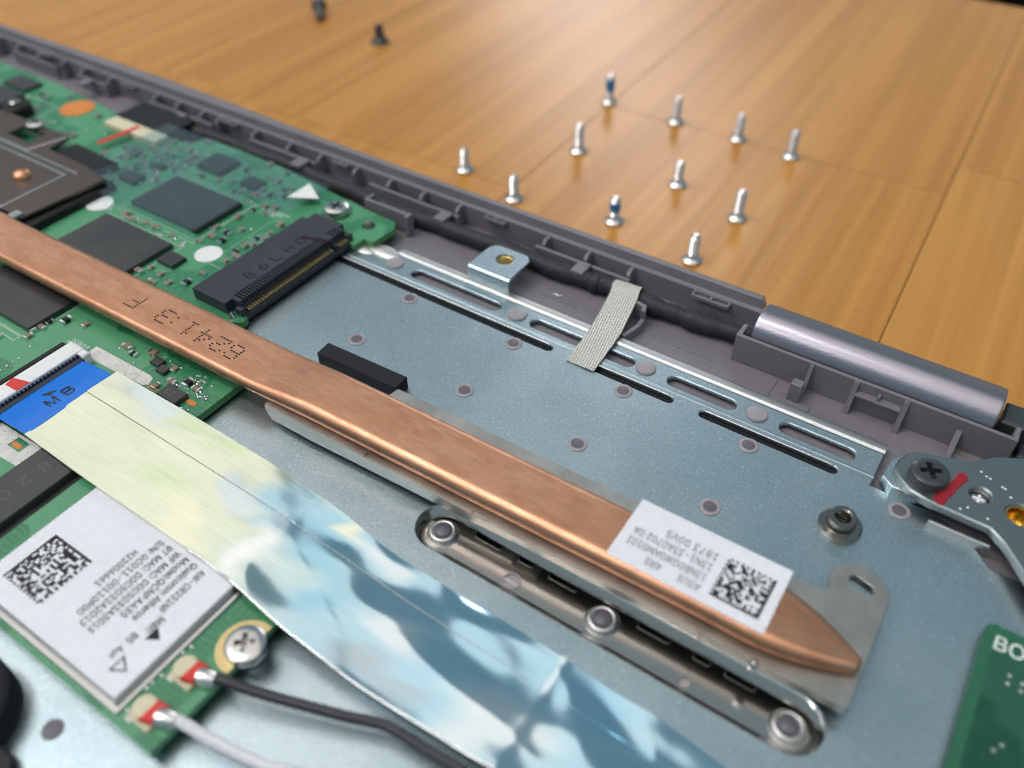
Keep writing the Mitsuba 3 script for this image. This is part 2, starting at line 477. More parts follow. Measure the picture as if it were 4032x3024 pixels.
def table_screw(x, y, h, label, lean=0, blue=False, group=SG):
    k = thing('loose_screw', label, 'screw', group)
    R = rot([0, 0, 1], 37 * len(labels)) @ rot([1, 0, 0], lean) * 0.94; t = (x - 0.4, y, -9.0)
    head = M().lathe([(0.01, 0), (1.55, 0), (1.78, 0.12), (1.82, 0.42), (1.6, 0.62), (1.25, 0.80), (1.05, 1.1), (0.95, 1.3), (0.01, 1.3)], n=28)
    part(k, 'head', head, 'm_screw', 40, (R, t))
    prof = [(0.01, 1.3)]
    z = 1.3
    while z < h - 0.5:
        prof += [(0.64, z), (0.94, z + 0.22), (0.64, z + 0.44)]; z += 0.46
    prof += [(0.68, h - 0.25), (0.45, h), (0.01, h)]
    part(k, 'shaft', M().lathe(prof, n=18), 'm_screw', 25, (R, t))
    if blue:
        part(k, 'thread_lock', M().lathe([(0.7, h * 0.48), (0.99, h * 0.5), (1.0, h * 0.66), (0.99, h * 0.8), (0.7, h * 0.82)], n=18), 'm_blue_lock', 40, (R, t), label='blue thread-locking patch round the shaft')


for x, y, h, lab, b in [
        (-85.0, 50.7, 5.0, 'silver screw close behind the laptop edge, leftmost of the standing silver screws', False),
        (-71.6, 47.2, 5.2, 'silver screw on its head close behind the laptop edge, second from the left', False),
        (-70.8, 68.6, 6.2, 'silver screw on its head just left of the farthest blue-banded screw', False),
        (-76.1, 90.3, 6.6, 'screw with a blue thread-lock band, the farthest of the standing silver screws', True),
        (-60.4, 89.8, 5.9, 'dull silver screw on the table seam right of the far blue-banded screw', False),
        (-53.1, 50.6, 5.2, 'short screw with a blue thread-lock band standing close behind the laptop edge', True),
        (-49.3, 67.7, 5.1, 'silver screw behind and right of the near blue-banded screw', False),
        (-47.0, 90.0, 5.8, 'silver screw on the table seam, second from the right of the far row', False),
        (-35.8, 89.0, 6.0, 'silver screw on the table seam, rightmost of the far row', False),
        (-35.8, 63.2, 6.0, 'silver screw in front of the far row, behind the one nearest the hinge cover', False),
        (-37.0, 47.5, 5.4, 'silver screw nearest the hinge cover, close behind the laptop edge', False)]:
    table_screw(x, y, h, lab, blue=b)
k = thing('black_screw', 'small black screw standing on its conical head near the back of the table', 'screw')
part(k, 'head', M().lathe([(0.01, 0), (2.2, 0), (2.25, 0.25), (1.2, 1.6), (0.01, 1.6)]), 'm_black_steel', 35, (np.eye(3), (-138.2, 88.6, -9)))
part(k, 'shaft', M().lathe([(0.01, 1.6), (1.15, 1.6), (1.0, 3.6), (0.7, 4.3), (0.01, 4.3)]), 'm_black_steel', 35, (np.eye(3), (-138.2, 88.6, -9)))
k = thing('black_screw', 'small black screw lying on the table with its head away, farthest of all the screws', 'screw')
Rl = rot([0, 0, 1], 43) @ rot([1, 0, 0], 100)
part(k, 'head', M().lathe([(0.01, 0), (2.0, 0), (2.05, 0.3), (1.1, 1.5), (0.01, 1.5)]), 'm_black_steel', 35, (Rl, (-163.4, 94.6, -7.0)))
part(k, 'shaft', M().lathe([(0.01, 1.5), (1.1, 1.5), (1.0, 5.6), (0.6, 6.4), (0.01, 6.4)]), 'm_black_steel', 35, (Rl, (-163.4, 94.6, -7.0)))

# ------------------------------------------------------------------ laptop case (grey plastic shell, lying open)
case = thing('laptop_case', 'grey plastic laptop case lying open on the table with its cover removed', 'laptop case')
part(case, 'lid', M().prism(rrect(-215, 46, -175, 26.5, 4), -9, -4.8, 0.4), 'm_barrel')
pan_hole = stadium(-38.2, 7.2, -22.3, 4.4)
part(case, 'tray_floor', M().prism(sbox(-214, -174, 45, 27.0).difference(pan_hole), -1.6, -1.0), 'm_plastic')
part(case, 'underside', M().box(-214, 45, -174, 27.0, -4.6, -2.3), 'm_black')
prof = [(26, -4.0), (28.2, -4.0), (28.75, -2), (28.75, 1.6), (28.5, 2.9), (28.0, 3.7), (27.5, 4.0), (27.1, 4.02), (26.85, 3.85), (26.6, 2.6), (26.45, 2.45), (26.0, 2.42)]
xs = [-214, -190, -160, -140, -115, -90, -60, -19.4]
bow = lambda x: 1.3 * math.exp(-((x + 138) / 34.0) ** 2)
wall = M()
vv = []
xg = np.linspace(-214, -19.9, 60)
for x in xg:
    vv.append([(x, y + (bow(x) if y > 27 else 0), z) for y, z in prof])
vv.append([(-19.35, y if y < 27 else y - 0.5, z - (0.5 if z > 2.6 else 0)) for y, z in prof])
V = np.array(vv); nr = len(prof)
ii, jj = np.meshgrid(np.arange(len(V) - 1), np.arange(nr), indexing='ij')
q = np.stack([ii * nr + jj, ii * nr + (jj + 1) % nr, (ii + 1) * nr + (jj + 1) % nr, (ii + 1) * nr + jj], -1).reshape(-1, 4)
wall.add(V.reshape(-1, 3), np.r_[q[:, [0, 2, 1]], q[:, [0, 3, 2]]])
kk = np.arange(1, nr - 1); wall.add(V[-1], np.c_[np.zeros(nr - 2, int), kk, kk + 1])
part(case, 'rear_wall', wall, 'm_plastic', 30)
wr = M().extr_x(prof, 12.6, 45)
part(case, 'rear_wall', wr, 'm_plastic', 30)
for x0, x1 in ((-214, -186), (-181, -166), (-159.5, -150.5), (-138, -121), (-111.5, -96), (-84.4, -66.6), (-52.8, -37.4)):
    part(case, 'inner_rail', M().box(x0, x1, 23.85, 24.4, -1, 1.6, 0.1), 'm_plastic', smooth=False)
for x in (-208, -201, -194, -187, -180, -172.5, -165, -158.6, -150.5, -137.1, -131, -124.6, -120.2, -111.2, -102.9, -95.8, -88.0, -80.9, -74.2, -67.3, -51.6, -44.7, -37.9):
    rib = M().prism([(24.38, -1), (26.1, -1), (26.1, 2.5), (24.9, 2.45), (24.38, 1.9)], x - .28, x + .28, 0.05)
    v = np.vstack(rib.v); f = np.vstack(rib.f)
    part(case, 'rib', M().add(np.c_[v[:, 2], v[:, 0], v[:, 1]], f), 'm_plastic', smooth=False)
for x0, x1 in ((-189.5, -187.6), (-155.5, -153.6), (-129, -127.0), (-99.3, -97.0), (-69.4, -67.45), (-45.3, -43.35)):
    part(case, 'hook_tab', M().box(x0, x1, 21.3, 24.0, 1.45, 1.95, 0.12), 'm_plastic', smooth=False)
for x0, x1, d in ((-174, -170, 0.9), (-147.5, -143.5, 0.9), (-120, -116, .9), (-93.5, -90, .9), (-62.7, -59.0, 0.95), (-28.7, -23.4, 1.2)):
    xm = (x0 + x1) / 2
    pl = rrect(x0, x1, 26.05 - d, 26.2, 0.25).difference(rrect(x0 + .35, xm - .2, 26.35 - d, 25.95, .12)).difference(rrect(xm + .2, x1 - .35, 26.35 - d, 25.95, .12))
    part(case, 'catch', M().prism(pl, 1.85, 2.35, 0.06).box(x0 + .3, x1 - .3, 25.6, 26.1, 1.5, 1.85), 'm_plastic', smooth=False)
part(case, 'cable_wall', M().box(-80.9, -72.4, 18.95, 19.5, -1, 2.55, .12).box(-72.5, -71.8, 18.3, 19.6, -1, 2.6, .1).box(-80.9, -80.3, 19.4, 21.0, -1, 2.5, .1), 'm_plastic', smooth=False)
gl = LineString([(-34.3, 20.3), (-33.0, 20.0), (-32.6, 18.9)]).buffer(0.3, cap_style=2, join_style=2)
part(case, 'cable_guide', M().prism(gl, -1, 1.7, 0.06), 'm_plastic', smooth=False)
gl = LineString([(-32.6, 19.0), (-32.5, 17.4), (-33.1, 14.85), (-35.6, 14.85)]).buffer(0.3, cap_style=2, join_style=2)
part(case, 'cable_guide', M().prism(gl, -1, 0.35, 0.06), 'm_plastic', smooth=False)
part(case, 'hinge_pocket', M().box(-20.1, 12.6, 19.35, 19.85, -1, 3.25, .1).box(-20.1, -19.5, 19.85, 22.0, -1, 3.2, .1).box(12.0, 12.6, 19.8, 21.8, -1, 3.2, .1).box(-19.4, 11.9, 19.9, 26, -1.6, -1.3), 'm_plastic', smooth=False)


def gusset(x, y0, z1, w=0.3):
    g = M().prism([(y0, -1), (19.45, -1), (19.45, z1), (19.1, z1)], x - w, x + w)
    v = np.vstack(g.v); f = np.vstack(g.f)
    part(case, 'rib', M().add(np.c_[v[:, 2], v[:, 0], v[:, 1]], f), 'm_plastic', smooth=False)


gusset(-4.9, 17.8, 3.15); gusset(0.9, 17.8, 3.0); gusset(7.0, 16.6, 1.7); gusset(-10.3, 17.3, 3.0, .22)
part(case, 'shelf', M().box(-4.6, 0.6, 18.45, 19.4, 1.55, 1.85, .05).box(-2.25, -1.95, 18.7, 19.4, 1.85, 2.5), 'm_plastic', smooth=False)
part(case, 'post', M().box(-11.6, -10.2, 16.3, 17.5, -1, 1.75, .1), 'm_plastic', smooth=False)
for x0, x1, y0, y1 in ((-48, -41.5, 15.0, 17.6), (-30.5, -21.5, 15.2, 17.8)):
    part(case, 'mould_line', M().prism(sbox(x0, y0, x1, y1).difference(sbox(x0 + .08, y0 + .08, x1 - .08, y1 - .08)), -1.0, -0.94), 'm_plastic', smooth=False)
part(case, 'floor_step', M().box(-19.9, -13.6, 15.4, 19.3, -1, -0.8, .05).box(-12.3, -8.6, 15.0, 16.2, -1, -0.75, .05), 'm_plastic', smooth=False)
part(case, 'shaving', M().tube([(-46.2, 18.3, -0.9), (-45.7, 18.5, -0.8), (-45.3, 18.3, -0.85), (-44.8, 18.7, -0.8)], [.05, .16, .14, .03], 6), 'm_white', label='tiny white plastic shaving on the tray')


def stake(x, y, z=0.0, r=1.14, core=0.72, flat=False):
    if flat:
        m = M().lathe([(r + .05, 0), (r + .08, .12), (r - .05, .30), (r * .6, .36), (0.01, .37)], x, y, n=11, cz=z)
        part(case, 'heat_stake', m, 'm_stake', 40)
        return
    m = M().lathe([(r, 0), (r + .02, .10), (r - .12, .20), (core + .06, .19), (core, .12), (core - .02, .04)], x, y, n=26, cz=z)
    s = part(case, 'heat_stake', m, 'm_stake', 40)
    part(s, 'core', M().lathe([(core + .02, .08), (core * .6, .12), (0.01, .13)], x, y, n=22, cz=z), 'm_stake_core', 40)


for x in (-68.3, -47.1, -27.9, -13.3):
    stake(x, 10.85, 0, 1.25, flat=True)
for x in (-61.4, -44.3, -28.3, -12.2, 4.6):
    stake(x, 5.65)
for x in (-61.7, -44.4, -28.5, -12.2):
    stake(x, -4.9)
part(case, 'heat_stake', M().lathe([(0.95, 0), (0.9, .15), (0.01, .18)], -49.2, -58.3, n=24), 'm_stake_core')

# ------------------------------------------------------------------ metal support plate
plate = thing('metal_plate', 'blue-grey zinc-coated steel plate with slots covering the keyboard side of the laptop', 'metal plate')
outline = Polygon([(-130, -150), (40, -150), (40, 3.4), (14.0, 3.4), (12.0, 5.6), (9.5, 6.9), (7.2, 7.5), (1.05, 7.55), (1.05, 12.9), (-67.2, 12.9), (-70.5, 12.9), (-78, 12.4), (-130, 12.4)])
holes = [stadium(-65.0, -49.9, 10.75, 0.93), stadium(-44.9, -29.5, 10.75, 0.93), stadium(-24.8, -15.9, 10.75, 0.93), stadium(-10.4, -1.6, 10.75, 0.95)]
slits = [stadium(-80, -39.6, 7.5, 0.58), stadium(-36.0, -22.6, 7.5, 0.58), stadium(-19.1, -2.6, 7.5, 0.58)]
chan = stadium(-37.1, 6.0, -22.55, 2.85, 12)
body = outline
for h in holes + slits + [chan]:
    body = body.difference(h)
part(plate, 'sheet', M().prism(body, -0.5, 0.0, 0.14), 'm_plate', smooth=20)
# raised rear flange, bent from the plate's back edge
fl = [(12.9, -0.5), (14.3, -0.5), (14.5, -0.2), (14.35, 0.08), (14.15, 0.2), (13.35, 0.26), (13.15, 0.22), (12.95, 0.03), (12.9, -0.02)]
part(plate, 'rear_flange', M().extr_x(fl, -69.5, 1.0), 'm_plate_edge', 40)
part(plate, 'front_crease', M().extr_x([(8.62, -.05), (8.85, 0.05), (9.0, 0.055), (9.25, -.05)], -80, 1.0), 'm_plate', 40)
for x0, x1 in ((-79, -40.2), (-35.5, -23.2), (-18.5, -3.2)):
    part(plate, 'slit_lip', M().tube([(x0, 8.06, -.06), (x0 + .4, 8.06, .02), (x1 - .4, 8.06, .02), (x1, 8.06, -.06)], .15, 10), 'm_plate_edge', True)
    part(plate, 'slit_backing', M().box(x0 - 1, x1 + 1, 6.6, 8.4, -.98, -.62), 'm_black', False)
em = M()
for (cx, cy, rx, ry, h) in ((-71.6, 12.3, 3.2, 1.5, .55), (-75.0, 11.3, 2.6, 1.2, .4)):
    g = 14
    pr = [(1.0, -.1), (0.97, .15), (0.8, .55), (0.5, .9), (0.01, 1.0)]
    a = np.arange(g) * 2 * np.pi / g
    vs = np.vstack([np.c_[cx + rx * r * np.cos(a), cy + ry * r * np.sin(a), np.full(g, z * h)] for r, z in pr]); fs = []
    for t in range(len(pr) - 1):
        i = np.arange(g); j = (i + 1) % g; fs += [np.c_[i + t * g, j + t * g, j + t * g + g], np.c_[i + t * g, j + t * g + g, i + t * g + g]]
    em.add(vs, np.vstack(fs))
part(plate, 'embossed_corner', em, 'm_plate_edge', 60)
# recessed channel
ch_o = clean(chan.exterior.coords); ch_o = ch_o if chan.exterior.is_ccw else ch_o[::-1]
ch_1 = ring_inset(ch_o, 0.35); ch_2 = ring_inset(ch_o, 0.85)
dots = [(-34.2, -22.75), (-15.3, -22.55), (3.2, -22.7)]
vents = [(-31.2, -28.1), (-25.9, -24.2), (-22.2, -19.1), (-12.2, -9.0), (-6.4, -4.9), (-3.3, -0.5)]
pan_poly = Polygon(ch_2)
for a, b in vents:
    pan_poly = pan_poly.difference(rrect(a, b, -21.15, -19.75, 0.25))
pan_poly = pan_poly.difference(Point(-6.1, -23.85).buffer(0.5)).difference(Point(-25.0, -23.65).buffer(0.85))
pan = M().side(ch_o, -0.10, ch_1, -0.35).side(ch_1, -0.35, ch_2, -1.0).prism(pan_poly, -1.3, -1.0)
part(plate, 'recessed_channel', pan, 'm_pan', 30)
for a, b in vents:
    part(plate, 'vent_rim', M().prism(rrect(a - .12, b + .12, -21.27, -19.62, .3).difference(rrect(a, b, -21.15, -19.75, .25)), -1.0, -0.9, .04), 'm_nut', 30)
for x, y in dots:
    b = part(plate, 'boss', M().lathe([(1.75, -1.0), (1.55, -.82), (1.42, -.42), (1.2, -.30), (1.02, -.36), (0.98, -.5), (.01, -.5)], x, y, n=32), 'm_plate_edge', 40)
    part(b, 'stake', M().lathe([(0.95, -.5), (0.9, -.30), (0.7, -.2), (0.66, -.26), (0.4, -.16), (0.01, -.12)], x, y, n=26), 'm_stake_core', 50)
part(plate, 'ring', M().lathe([(0.98, -1.05), (0.98, -.84), (.84, -.84), (.84, -1.05)], -25.0, -23.65, n=28), 'm_stake', 30)
part(plate, 'ring_disc', M().lathe([(.83, -1.3), (.83, -1.08), (.01, -1.05)], -25.0, -23.65, n=24), 'm_stake', 30)
part(plate, 'hole_disc', M().lathe([(.62, -1.6), (.62, -1.32), (.01, -1.3)], -6.1, -23.85, n=20), 'm_stake', 30)
part(plate, 'ring_bar', M().box(-25.8, -24.2, -23.9, -23.6, -1.1, -0.94), 'm_plate_edge', False)
# bent bracket tab with threaded brass insert
tab = thing  # (name kept local to this block)
tabp = [(13.95, -0.2), (14.3, -0.2), (14.3, 1.55), (14.42, 1.8), (14.75, 1.92), (14.75, 2.25), (14.35, 2.2), (14.02, 1.95), (13.95, 1.6)]
br = part(plate, 'bracket_tab', M().extr_x(tabp, -57.6, -50.7).prism(unary_union([rrect(-57.6, -50.7, 14.75, 20.4, 1.6), sbox(-57.6, 14.7, -50.7, 17)]).difference(Point(-53.95, 17.95).buffer(1.26)), 1.92, 2.25, .08), 'm_plate', 30)
part(br, 'threaded_insert', M().lathe([(1.3, 1.0), (1.3, 1.9), (1.2, 1.9), (1.0, 1.8), (1.1, 1.6), (0.95, 1.4), (1.07, 1.2), (0.93, 1.0), (1.05, .8), (0.9, .6), (.9, .2)], -53.95, 17.95, n=28), 'm_brass', 25, label='brass threaded insert in the bracket hole')
part(plate, 'standoff', M().lathe([(2.15, -0.05), (2.2, .15), (2.2, .55), (2.05, .7), (1.5, .74), (1.42, .95), (1.42, 1.75), (1.32, 1.9), (.98, 1.9), (.82, 1.75), (.9, 1.55), (.8, 1.35), (.9, 1.15), (.8, .9), (.88, .7), (.8, .4), (.01, .35)], 0.0, 0.1, n=36), 'm_nut', 30, label='dark threaded standoff nut on the plate')

# ------------------------------------------------------------------ hinge cover and hinge bracket (right end of the rear edge)
hc = thing('hinge_cover', 'rounded satin grey-violet hinge cover filling the gap in the rear edge', 'hinge cover')
an = np.radians(np.linspace(-150, 88, 34))
# profile in (y, z): the near side is rounded, the far side is a flat slope
pf = [(23.3 + 3.4 * math.cos(math.radians(d)), 2.1 + 3.4 * math.sin(math.radians(d))) for d in np.linspace(250, 98, 36)]
pf = [(23.4, -1.2)] + pf + [(22.95, 5.46), (25.4, 4.72), (26.0, 4.4), (26.5, 3.7), (26.9, 2.2), (26.8, 0.0), (26.2, -1.2)]
pf = pf[::-1]
ring = np.array(pf)
if not Polygon(ring).exterior.is_ccw:
    ring = ring[::-1]
segs = [(-18.6, 0.0), (-18.45, -0.12), (-18.1, -0.2), (9.5, -0.2), (9.8, -0.12), (9.95, 0.0)]
cen = np.array([24.5, 2.0])
rings = [cen + (ring - cen) * (1 - (0.045 if i in (0, 5) else 0.012 if i in (1, 4) else 0)) for i in range(6)]
bm = M()
for i in range(5):
    n = len(ring); a = np.arange(n); b = (a + 1) % n
    bm.add(np.r_[np.c_[np.full(n, segs[i][0]), rings[i]], np.c_[np.full(n, segs[i + 1][0]), rings[i + 1]]], np.r_[np.c_[a, b, b + n], np.c_[a, b + n, a + n]])
for i, up in ((0, False), (5, True)):
    c = M().cap([rings[i]], segs[i][0], up); v = np.vstack(c.v); bm.add(np.c_[v[:, 2], v[:, 0], v[:, 1]], np.vstack(c.f))
part(hc, 'shell', bm, 'm_barrel', 24)
hb = thing('hinge_bracket', 'grey steel hinge bracket bolted down at the right edge beside the hinge cover', 'hinge bracket')
hpoly = Polygon([(2.4, 9.2), (2.5, 10.4), (3.1, 11.9), (4.3, 12.9), (6.5, 13.6), (9.0, 14.4), (11.1, 16.6), (13.7, 18.1), (26, 18.6), (40, 18.6), (40, -2), (20, -2), (16.2, 2.7), (14.2, 5.0), (12.6, 6.2), (6.6, 6.3), (4.6, 6.75), (3.2, 7.9)])
hpoly = hpoly.difference(Point(10.95, 10.1).buffer(1.05)).difference(Point(14.9, 9.6).buffer(1.4))
part(hb, 'arm', M().prism(hpoly, 1.5, 2.5, 0.18), 'm_hinge', 30)
part(hb, 'base_pad', M().prism(Polygon([(1.7, 8.2), (1.8, 11.0), (3.0, 12.8), (5.5, 13.3), (8, 12), (8, 8.5), (5, 7.3), (3, 7.2)]), 0.0, 1.45, .1), 'm_plate', 30)
part(hb, 'boss', M().lathe([(0.95, 0.4), (0.9, 1.6), (.55, 1.75), (.01, 1.75)], 10.95, 10.1), 'm_plate_edge', 30)
part(hb, 'boss_cross', M().box(10.35, 11.55, 9.95, 10.25, 1.7, 1.85).box(10.8, 11.1, 9.5, 10.7, 1.7, 1.86), 'm_white', False)
part(hb, 'bushing', M().lathe([(1.38, 0.4), (1.38, 2.2), (1.2, 2.2), (1.0, 1.6), (1.0, .5), (.01, .45)], 14.9, 9.6), 'm_brass', 30, label='brass bushing at the right edge')
rp = unary_union([LineString([(8.75, 11.6), (8.6, 10.6), (8.0, 8.8)]).buffer(0.52), LineString([(8.1, 9.0), (7.7, 7.8), (7.6, 6.95)]).buffer(0.60), Point(8.8, 11.3).buffer(.6)])
part(hb, 'paint_mark', M().prism(rp, 2.5, 2.62, .08), 'm_red_dark', 40, label='dark red paint stroke across the bracket')
part(hb, 'spring_edge', M().box(7.4, 13.4, 5.15, 5.5, 0.0, 0.95, .1), 'm_plate_edge', False)
part(hb, 'hinge_block', M().box(10.4, 40, 21.9, 25.6, -1, 3.1, .3).box(13.2, 40, 19.5, 21.9, -1, 1.2, .2), 'm_black_steel', False)
sp = M()
for x, y in ((10.3, 13.4), (10.9, 13.0), (11.3, 12.9), (12.6, 12.4), (12.9, 12.3), (13.6, 11.4), (10.2, 7.6), (12.2, 7.2), (9.6, 7.0)):
    sp.lathe([(0.16, 2.49), (0.12, 2.53), (.01, 2.54)], x, y, n=7)
part(hb, 'speck', sp, 'm_white', stuff=True)
hs = thing('hinge_screw', 'black cross-head screw holding the hinge bracket at the right', 'screw')
hm = M().manifold(screw_head(2.05, 1.25, (1.0, 0.27), 0.05)).lathe([(1.0, -1.4), (1.0, .05)], n=20)
part(hs, 'head', hm, 'm_black_steel', 30, (rot([0, 0, 1], 28), (5.75, 9.3, 2.5)))

# ------------------------------------------------------------------ display cable, tape and foam
dc = thing('display_cable', 'black woven-sleeved cable bundle running along the rear edge of the case', 'cable')
cx = [-160, -140, -122, -100, -89, -80, -73, -66, -60, -53, -46, -41, -37, -33, -28, -24, -21, -18.5, -16]
cy = [22.4, 22.4, 22.4, 22.6, 22.2, 21.7, 21.5, 22.0, 22.1, 22.2, 22.0, 22.4, 22.5, 22.3, 22.1, 22.3, 23.0, 23.2, 23.4]
cz = [0.3, 0.3, 0.3, 0.3, 0.3, 0.35, 0.4, 0.4, 0.4, 0.4, 0.45, 0.5, 0.5, 0.5, 0.45, 0.4, 0.5, 0.8, 1.0]
xx = np.linspace(-124, -16, 200)
yy = np.interp(xx, cx, cy); zz = np.interp(xx, cx, cz)
ker = np.hanning(13); ker /= ker.sum()
pad = lambda a: np.convolve(np.pad(a, 6, mode='edge'), ker, 'valid')
yy, zz = pad(yy), pad(zz)
rr = 1.20 + 0.09 * np.sin(xx * 0.9) * (xx > -50) + 0.07 * np.sin(xx * 2.3 + 1) * (xx > -52) + 0.05 * np.sin(xx * 5.1)
yy = yy + 0.16 * np.sin(xx * 0.42) + 0.08 * np.sin(xx * 1.1 + 2)
rr = np.where(xx > -23, rr - (xx + 23) * 0.07, rr)
part(dc, 'sleeve', M().tube(np.c_[xx, yy, zz], rr, 20), 'm_sleeve', True)
part(dc, 'sleeve_end', M().tube([(-42.4, 22.3, .5), (-41.9, 22.3, .5), (-41.2, 22.4, .5), (-40.9, 22.4, .5)], [1.28, 1.42, 1.38, 1.25], 20), 'm_sleeve', True)
ft = thing('fabric_tape', 'silver-grey woven fabric tape strapping the black cable down to the plate', 'tape')
# strip path (centre line): from the cable down over the guide to the plate
path = np.array([(-36.9, 23.75, 0.6), (-36.85, 23.3, 1.5), (-36.8, 22.6, 1.98), (-36.7, 21.7, 2.05), (-36.4, 20.6, 1.75), (-36.0, 18.5, 1.45), (-35.6, 16.2, 1.15), (-35.3, 13.9, 0.80), (-35.2, 11.9, 0.45), (-35.1, 9.6, 0.22), (-35.0, 8.2, 0.12), (-34.95, 6.55, 0.10)])
tt = np.linspace(0, 1, len(path)); ts = np.linspace(0, 1, 40)
from scipy.interpolate import PchipInterpolator
pc = np.stack([PchipInterpolator(tt, path[:, i])(ts) for i in range(3)], 1)
side = np.linspace(-1.95, 1.95, 9)
gv = np.array([[(c[0] + s * 1.0 + 0.0, c[1] + s * 0.10 - (0.10 * s if k > 34 else 0), c[2] + 0.05 * math.sin(s * 1.7 + k * .5) + 0.13 + (0.10 * (s / 1.95) ** 2 if k > 26 else 0)) for s in side] for k, c in enumerate(pc)])


def sheet(gv, th):
    """a thin closed sheet from a grid of points (top side)"""
    a, b = gv.shape[:2]
    top = gv.reshape(-1, 3); bot = top - [0, 0, th]
    i, j = np.meshgrid(np.arange(a - 1), np.arange(b - 1), indexing='ij')
    q = np.stack([i * b + j, (i + 1) * b + j, (i + 1) * b + j + 1, i * b + j + 1], -1).reshape(-1, 4)
    tri = np.r_[q[:, [0, 1, 2]], q[:, [0, 2, 3]]]
    x = np.cross(top[tri[:, 1]] - top[tri[:, 0]], top[tri[:, 2]] - top[tri[:, 0]])[:, 2].sum()
    if x < 0:
        tri = tri[:, ::-1]
    N = len(top)
    loop = [j for j in range(b)] + [i * b + b - 1 for i in range(1, a)] + [(a - 1) * b + j for j in range(b - 2, -1, -1)] + [i * b for i in range(a - 2, 0, -1)]
    loop = np.array(loop); nx = np.roll(loop, -1)
    return M().add(np.r_[top, bot], np.r_[tri, tri[:, ::-1] + N]).add(np.r_[top[loop], bot[loop]], np.r_[np.c_[np.arange(len(loop)), np.roll(np.arange(len(loop)), -1) + len(loop), np.roll(np.arange(len(loop)), -1)], np.c_[np.arange(len(loop)), np.arange(len(loop)) + len(loop), np.roll(np.arange(len(loop)), -1) + len(loop)]])


part(ft, 'strip', sheet(gv, 0.12), 'm_tape', 50)
fb = thing('foam_block', 'long black foam block stuck to the plate behind the copper pipe', 'foam block')
part(fb, 'block', M().prism([(-62.6, -11.0), (-50.4, -10.5), (-50.5, -8.25), (-62.8, -8.75)], 0, 1.8, 0.06), 'm_foam', False)

# ------------------------------------------------------------------ circuit board
pcb = thing('circuit_board', 'green laptop circuit board crowded with chips and tiny components on the left', 'circuit board')
PZ = 1.3
bp = Polygon([(-205, -57), (-66.8, -57), (-66.8, -18.6), (-76.6, -16.8), (-76.4, -12.2), (-75.3, -11.5), (-75.5, -10.5), (-77.4, -10.3), (-77.4, 9.9), (-75.0, 9.9), (-74.9, 11.9), (-73.2, 11.9), (-72.8, 16.2), (-73.9, 17.9), (-80, 18.2), (-88.5, 19.1), (-101.4, 20.4), (-110, 20.6), (-118, 20.4), (-119, 17.2), (-138, 16.2), (-140, 18), (-150.7, 18.8), (-160, 19.6), (-205, 19.6)])
bp = bp.buffer(-0.35, join_style=1, quad_segs=3).buffer(0.35, join_style=1, quad_segs=3)
bp = bp.difference(Point(-76.6, 14.9).buffer(0.95)).difference(Point(-83.0, 15.0).buffer(1.2)).simplify(0.01)
part(pcb, 'board', M().prism(bp, 0.35, PZ, 0.05), 'm_pcb', 25)
ed = M()
for g in [bp.exterior]:
    r = clean(g.coords); r = r if g.is_ccw else r[::-1]
    ed.side(ring_inset(r, -0.012), 0.36, ring_inset(r, -0.012), PZ - 0.10)
part(pcb, 'edge', ed, 'm_pcb_edge', 25)
part(case, 'locating_pin', M().lathe([(0.72, -1), (0.72, 1.7), (0.5, 2.1), (0.3, 2.2), (.01, 2.2)], -76.6, 14.9, n=18), 'm_plastic', 40)


def chip(x0, x1, y0, y1, h=0.9, name='chip', material='m_chip', c=0.06):
    return part(pcb, name, M().box(x0, x1, y0, y1, PZ, PZ + h, c), material, False)


chip(-111.1, -96.3, -1.0, 8.1, 0.8)
c2 = chip(-111.3, -96.4, -15.2, -5.2, 0.8)
c3 = chip(-112, -96.6, -28.3, -22.3 + 2.2, 0.8)
chip(-172, -159.0, 5.5, 12.4, 0.9); chip(-111.3, -106, 12.3, 16.9, 0.9); chip(-101.2, -97.9, 12.3, 14.8, .7)
chip(-119.3, -115.4, 2.8, 5.2, .8); chip(-73.3, -70.1, -27.0, -25.0, .7)
chip(-95.4, -92.2, -8.9, -6.3, .7); chip(-168, -161, 13.6, 17.6, .6); chip(-118, -115.5, 8.2, 9.6, .6); chip(-134, -131, -40, -36, .7)
chip(-78.8, -77.2, -23.6, -22.4, .5); chip(-77.0, -75.6, -24.2, -23.0, .5); chip(-124.8, -122.6, 9.0, 10.4, .5)
txm = M().text('8Z', .8, -72.9, -26.4, 0, PZ + .7, width=1.7)
part(pcb, 'chip_print', txm, 'm_ink_grey', False)
# silkscreen frames round the big chips
sk = M()


def frame(x0, x1, y0, y1, w=0.16):
    part(pcb, 'silkscreen_line', M().prism(sbox(x0, y0, x1, y1).difference(sbox(x0 + w, y0 + w, x1 - w, y1 - w)), PZ, PZ + 0.03), 'm_silk', False)


frame(-112.0, -95.2, -2.2, 9.2); frame(-112.6, -94.9, -2.9, 9.9); frame(-112.2, -95.4, -16.5, -4.3); frame(-113, -96.2, -29.3, -20)
frame(-103.4, -97.0, -30.4, -29.3); frame(-112.3, -105.2, 11.4, 17.8); frame(-89.6, -86.6, -5, 8.2, .1); frame(-160.2, -150, 4.2, 13.4)
for x, y, r, m, n in ((-90.9, -3.5, 2.0, 'm_white', 'white_dot'), (-115.6, -3.5, 2.05, 'm_white', 'white_dot'), (-147.1, 15.1, 3.1, 'm_orange', 'orange_dot')):
    part(pcb, n, M().lathe([(r, PZ), (r, PZ + .12), (r - .05, PZ + .16), (.01, PZ + .16)], x, y, n=40), m, 30)
tri = Polygon([(-90.8, 12.5), (-90.8, 17.5), (-86.4, 14.9)])
part(pcb, 'white_triangle', M().prism(tri, 2.62, 2.72, .02), 'm_white', False)
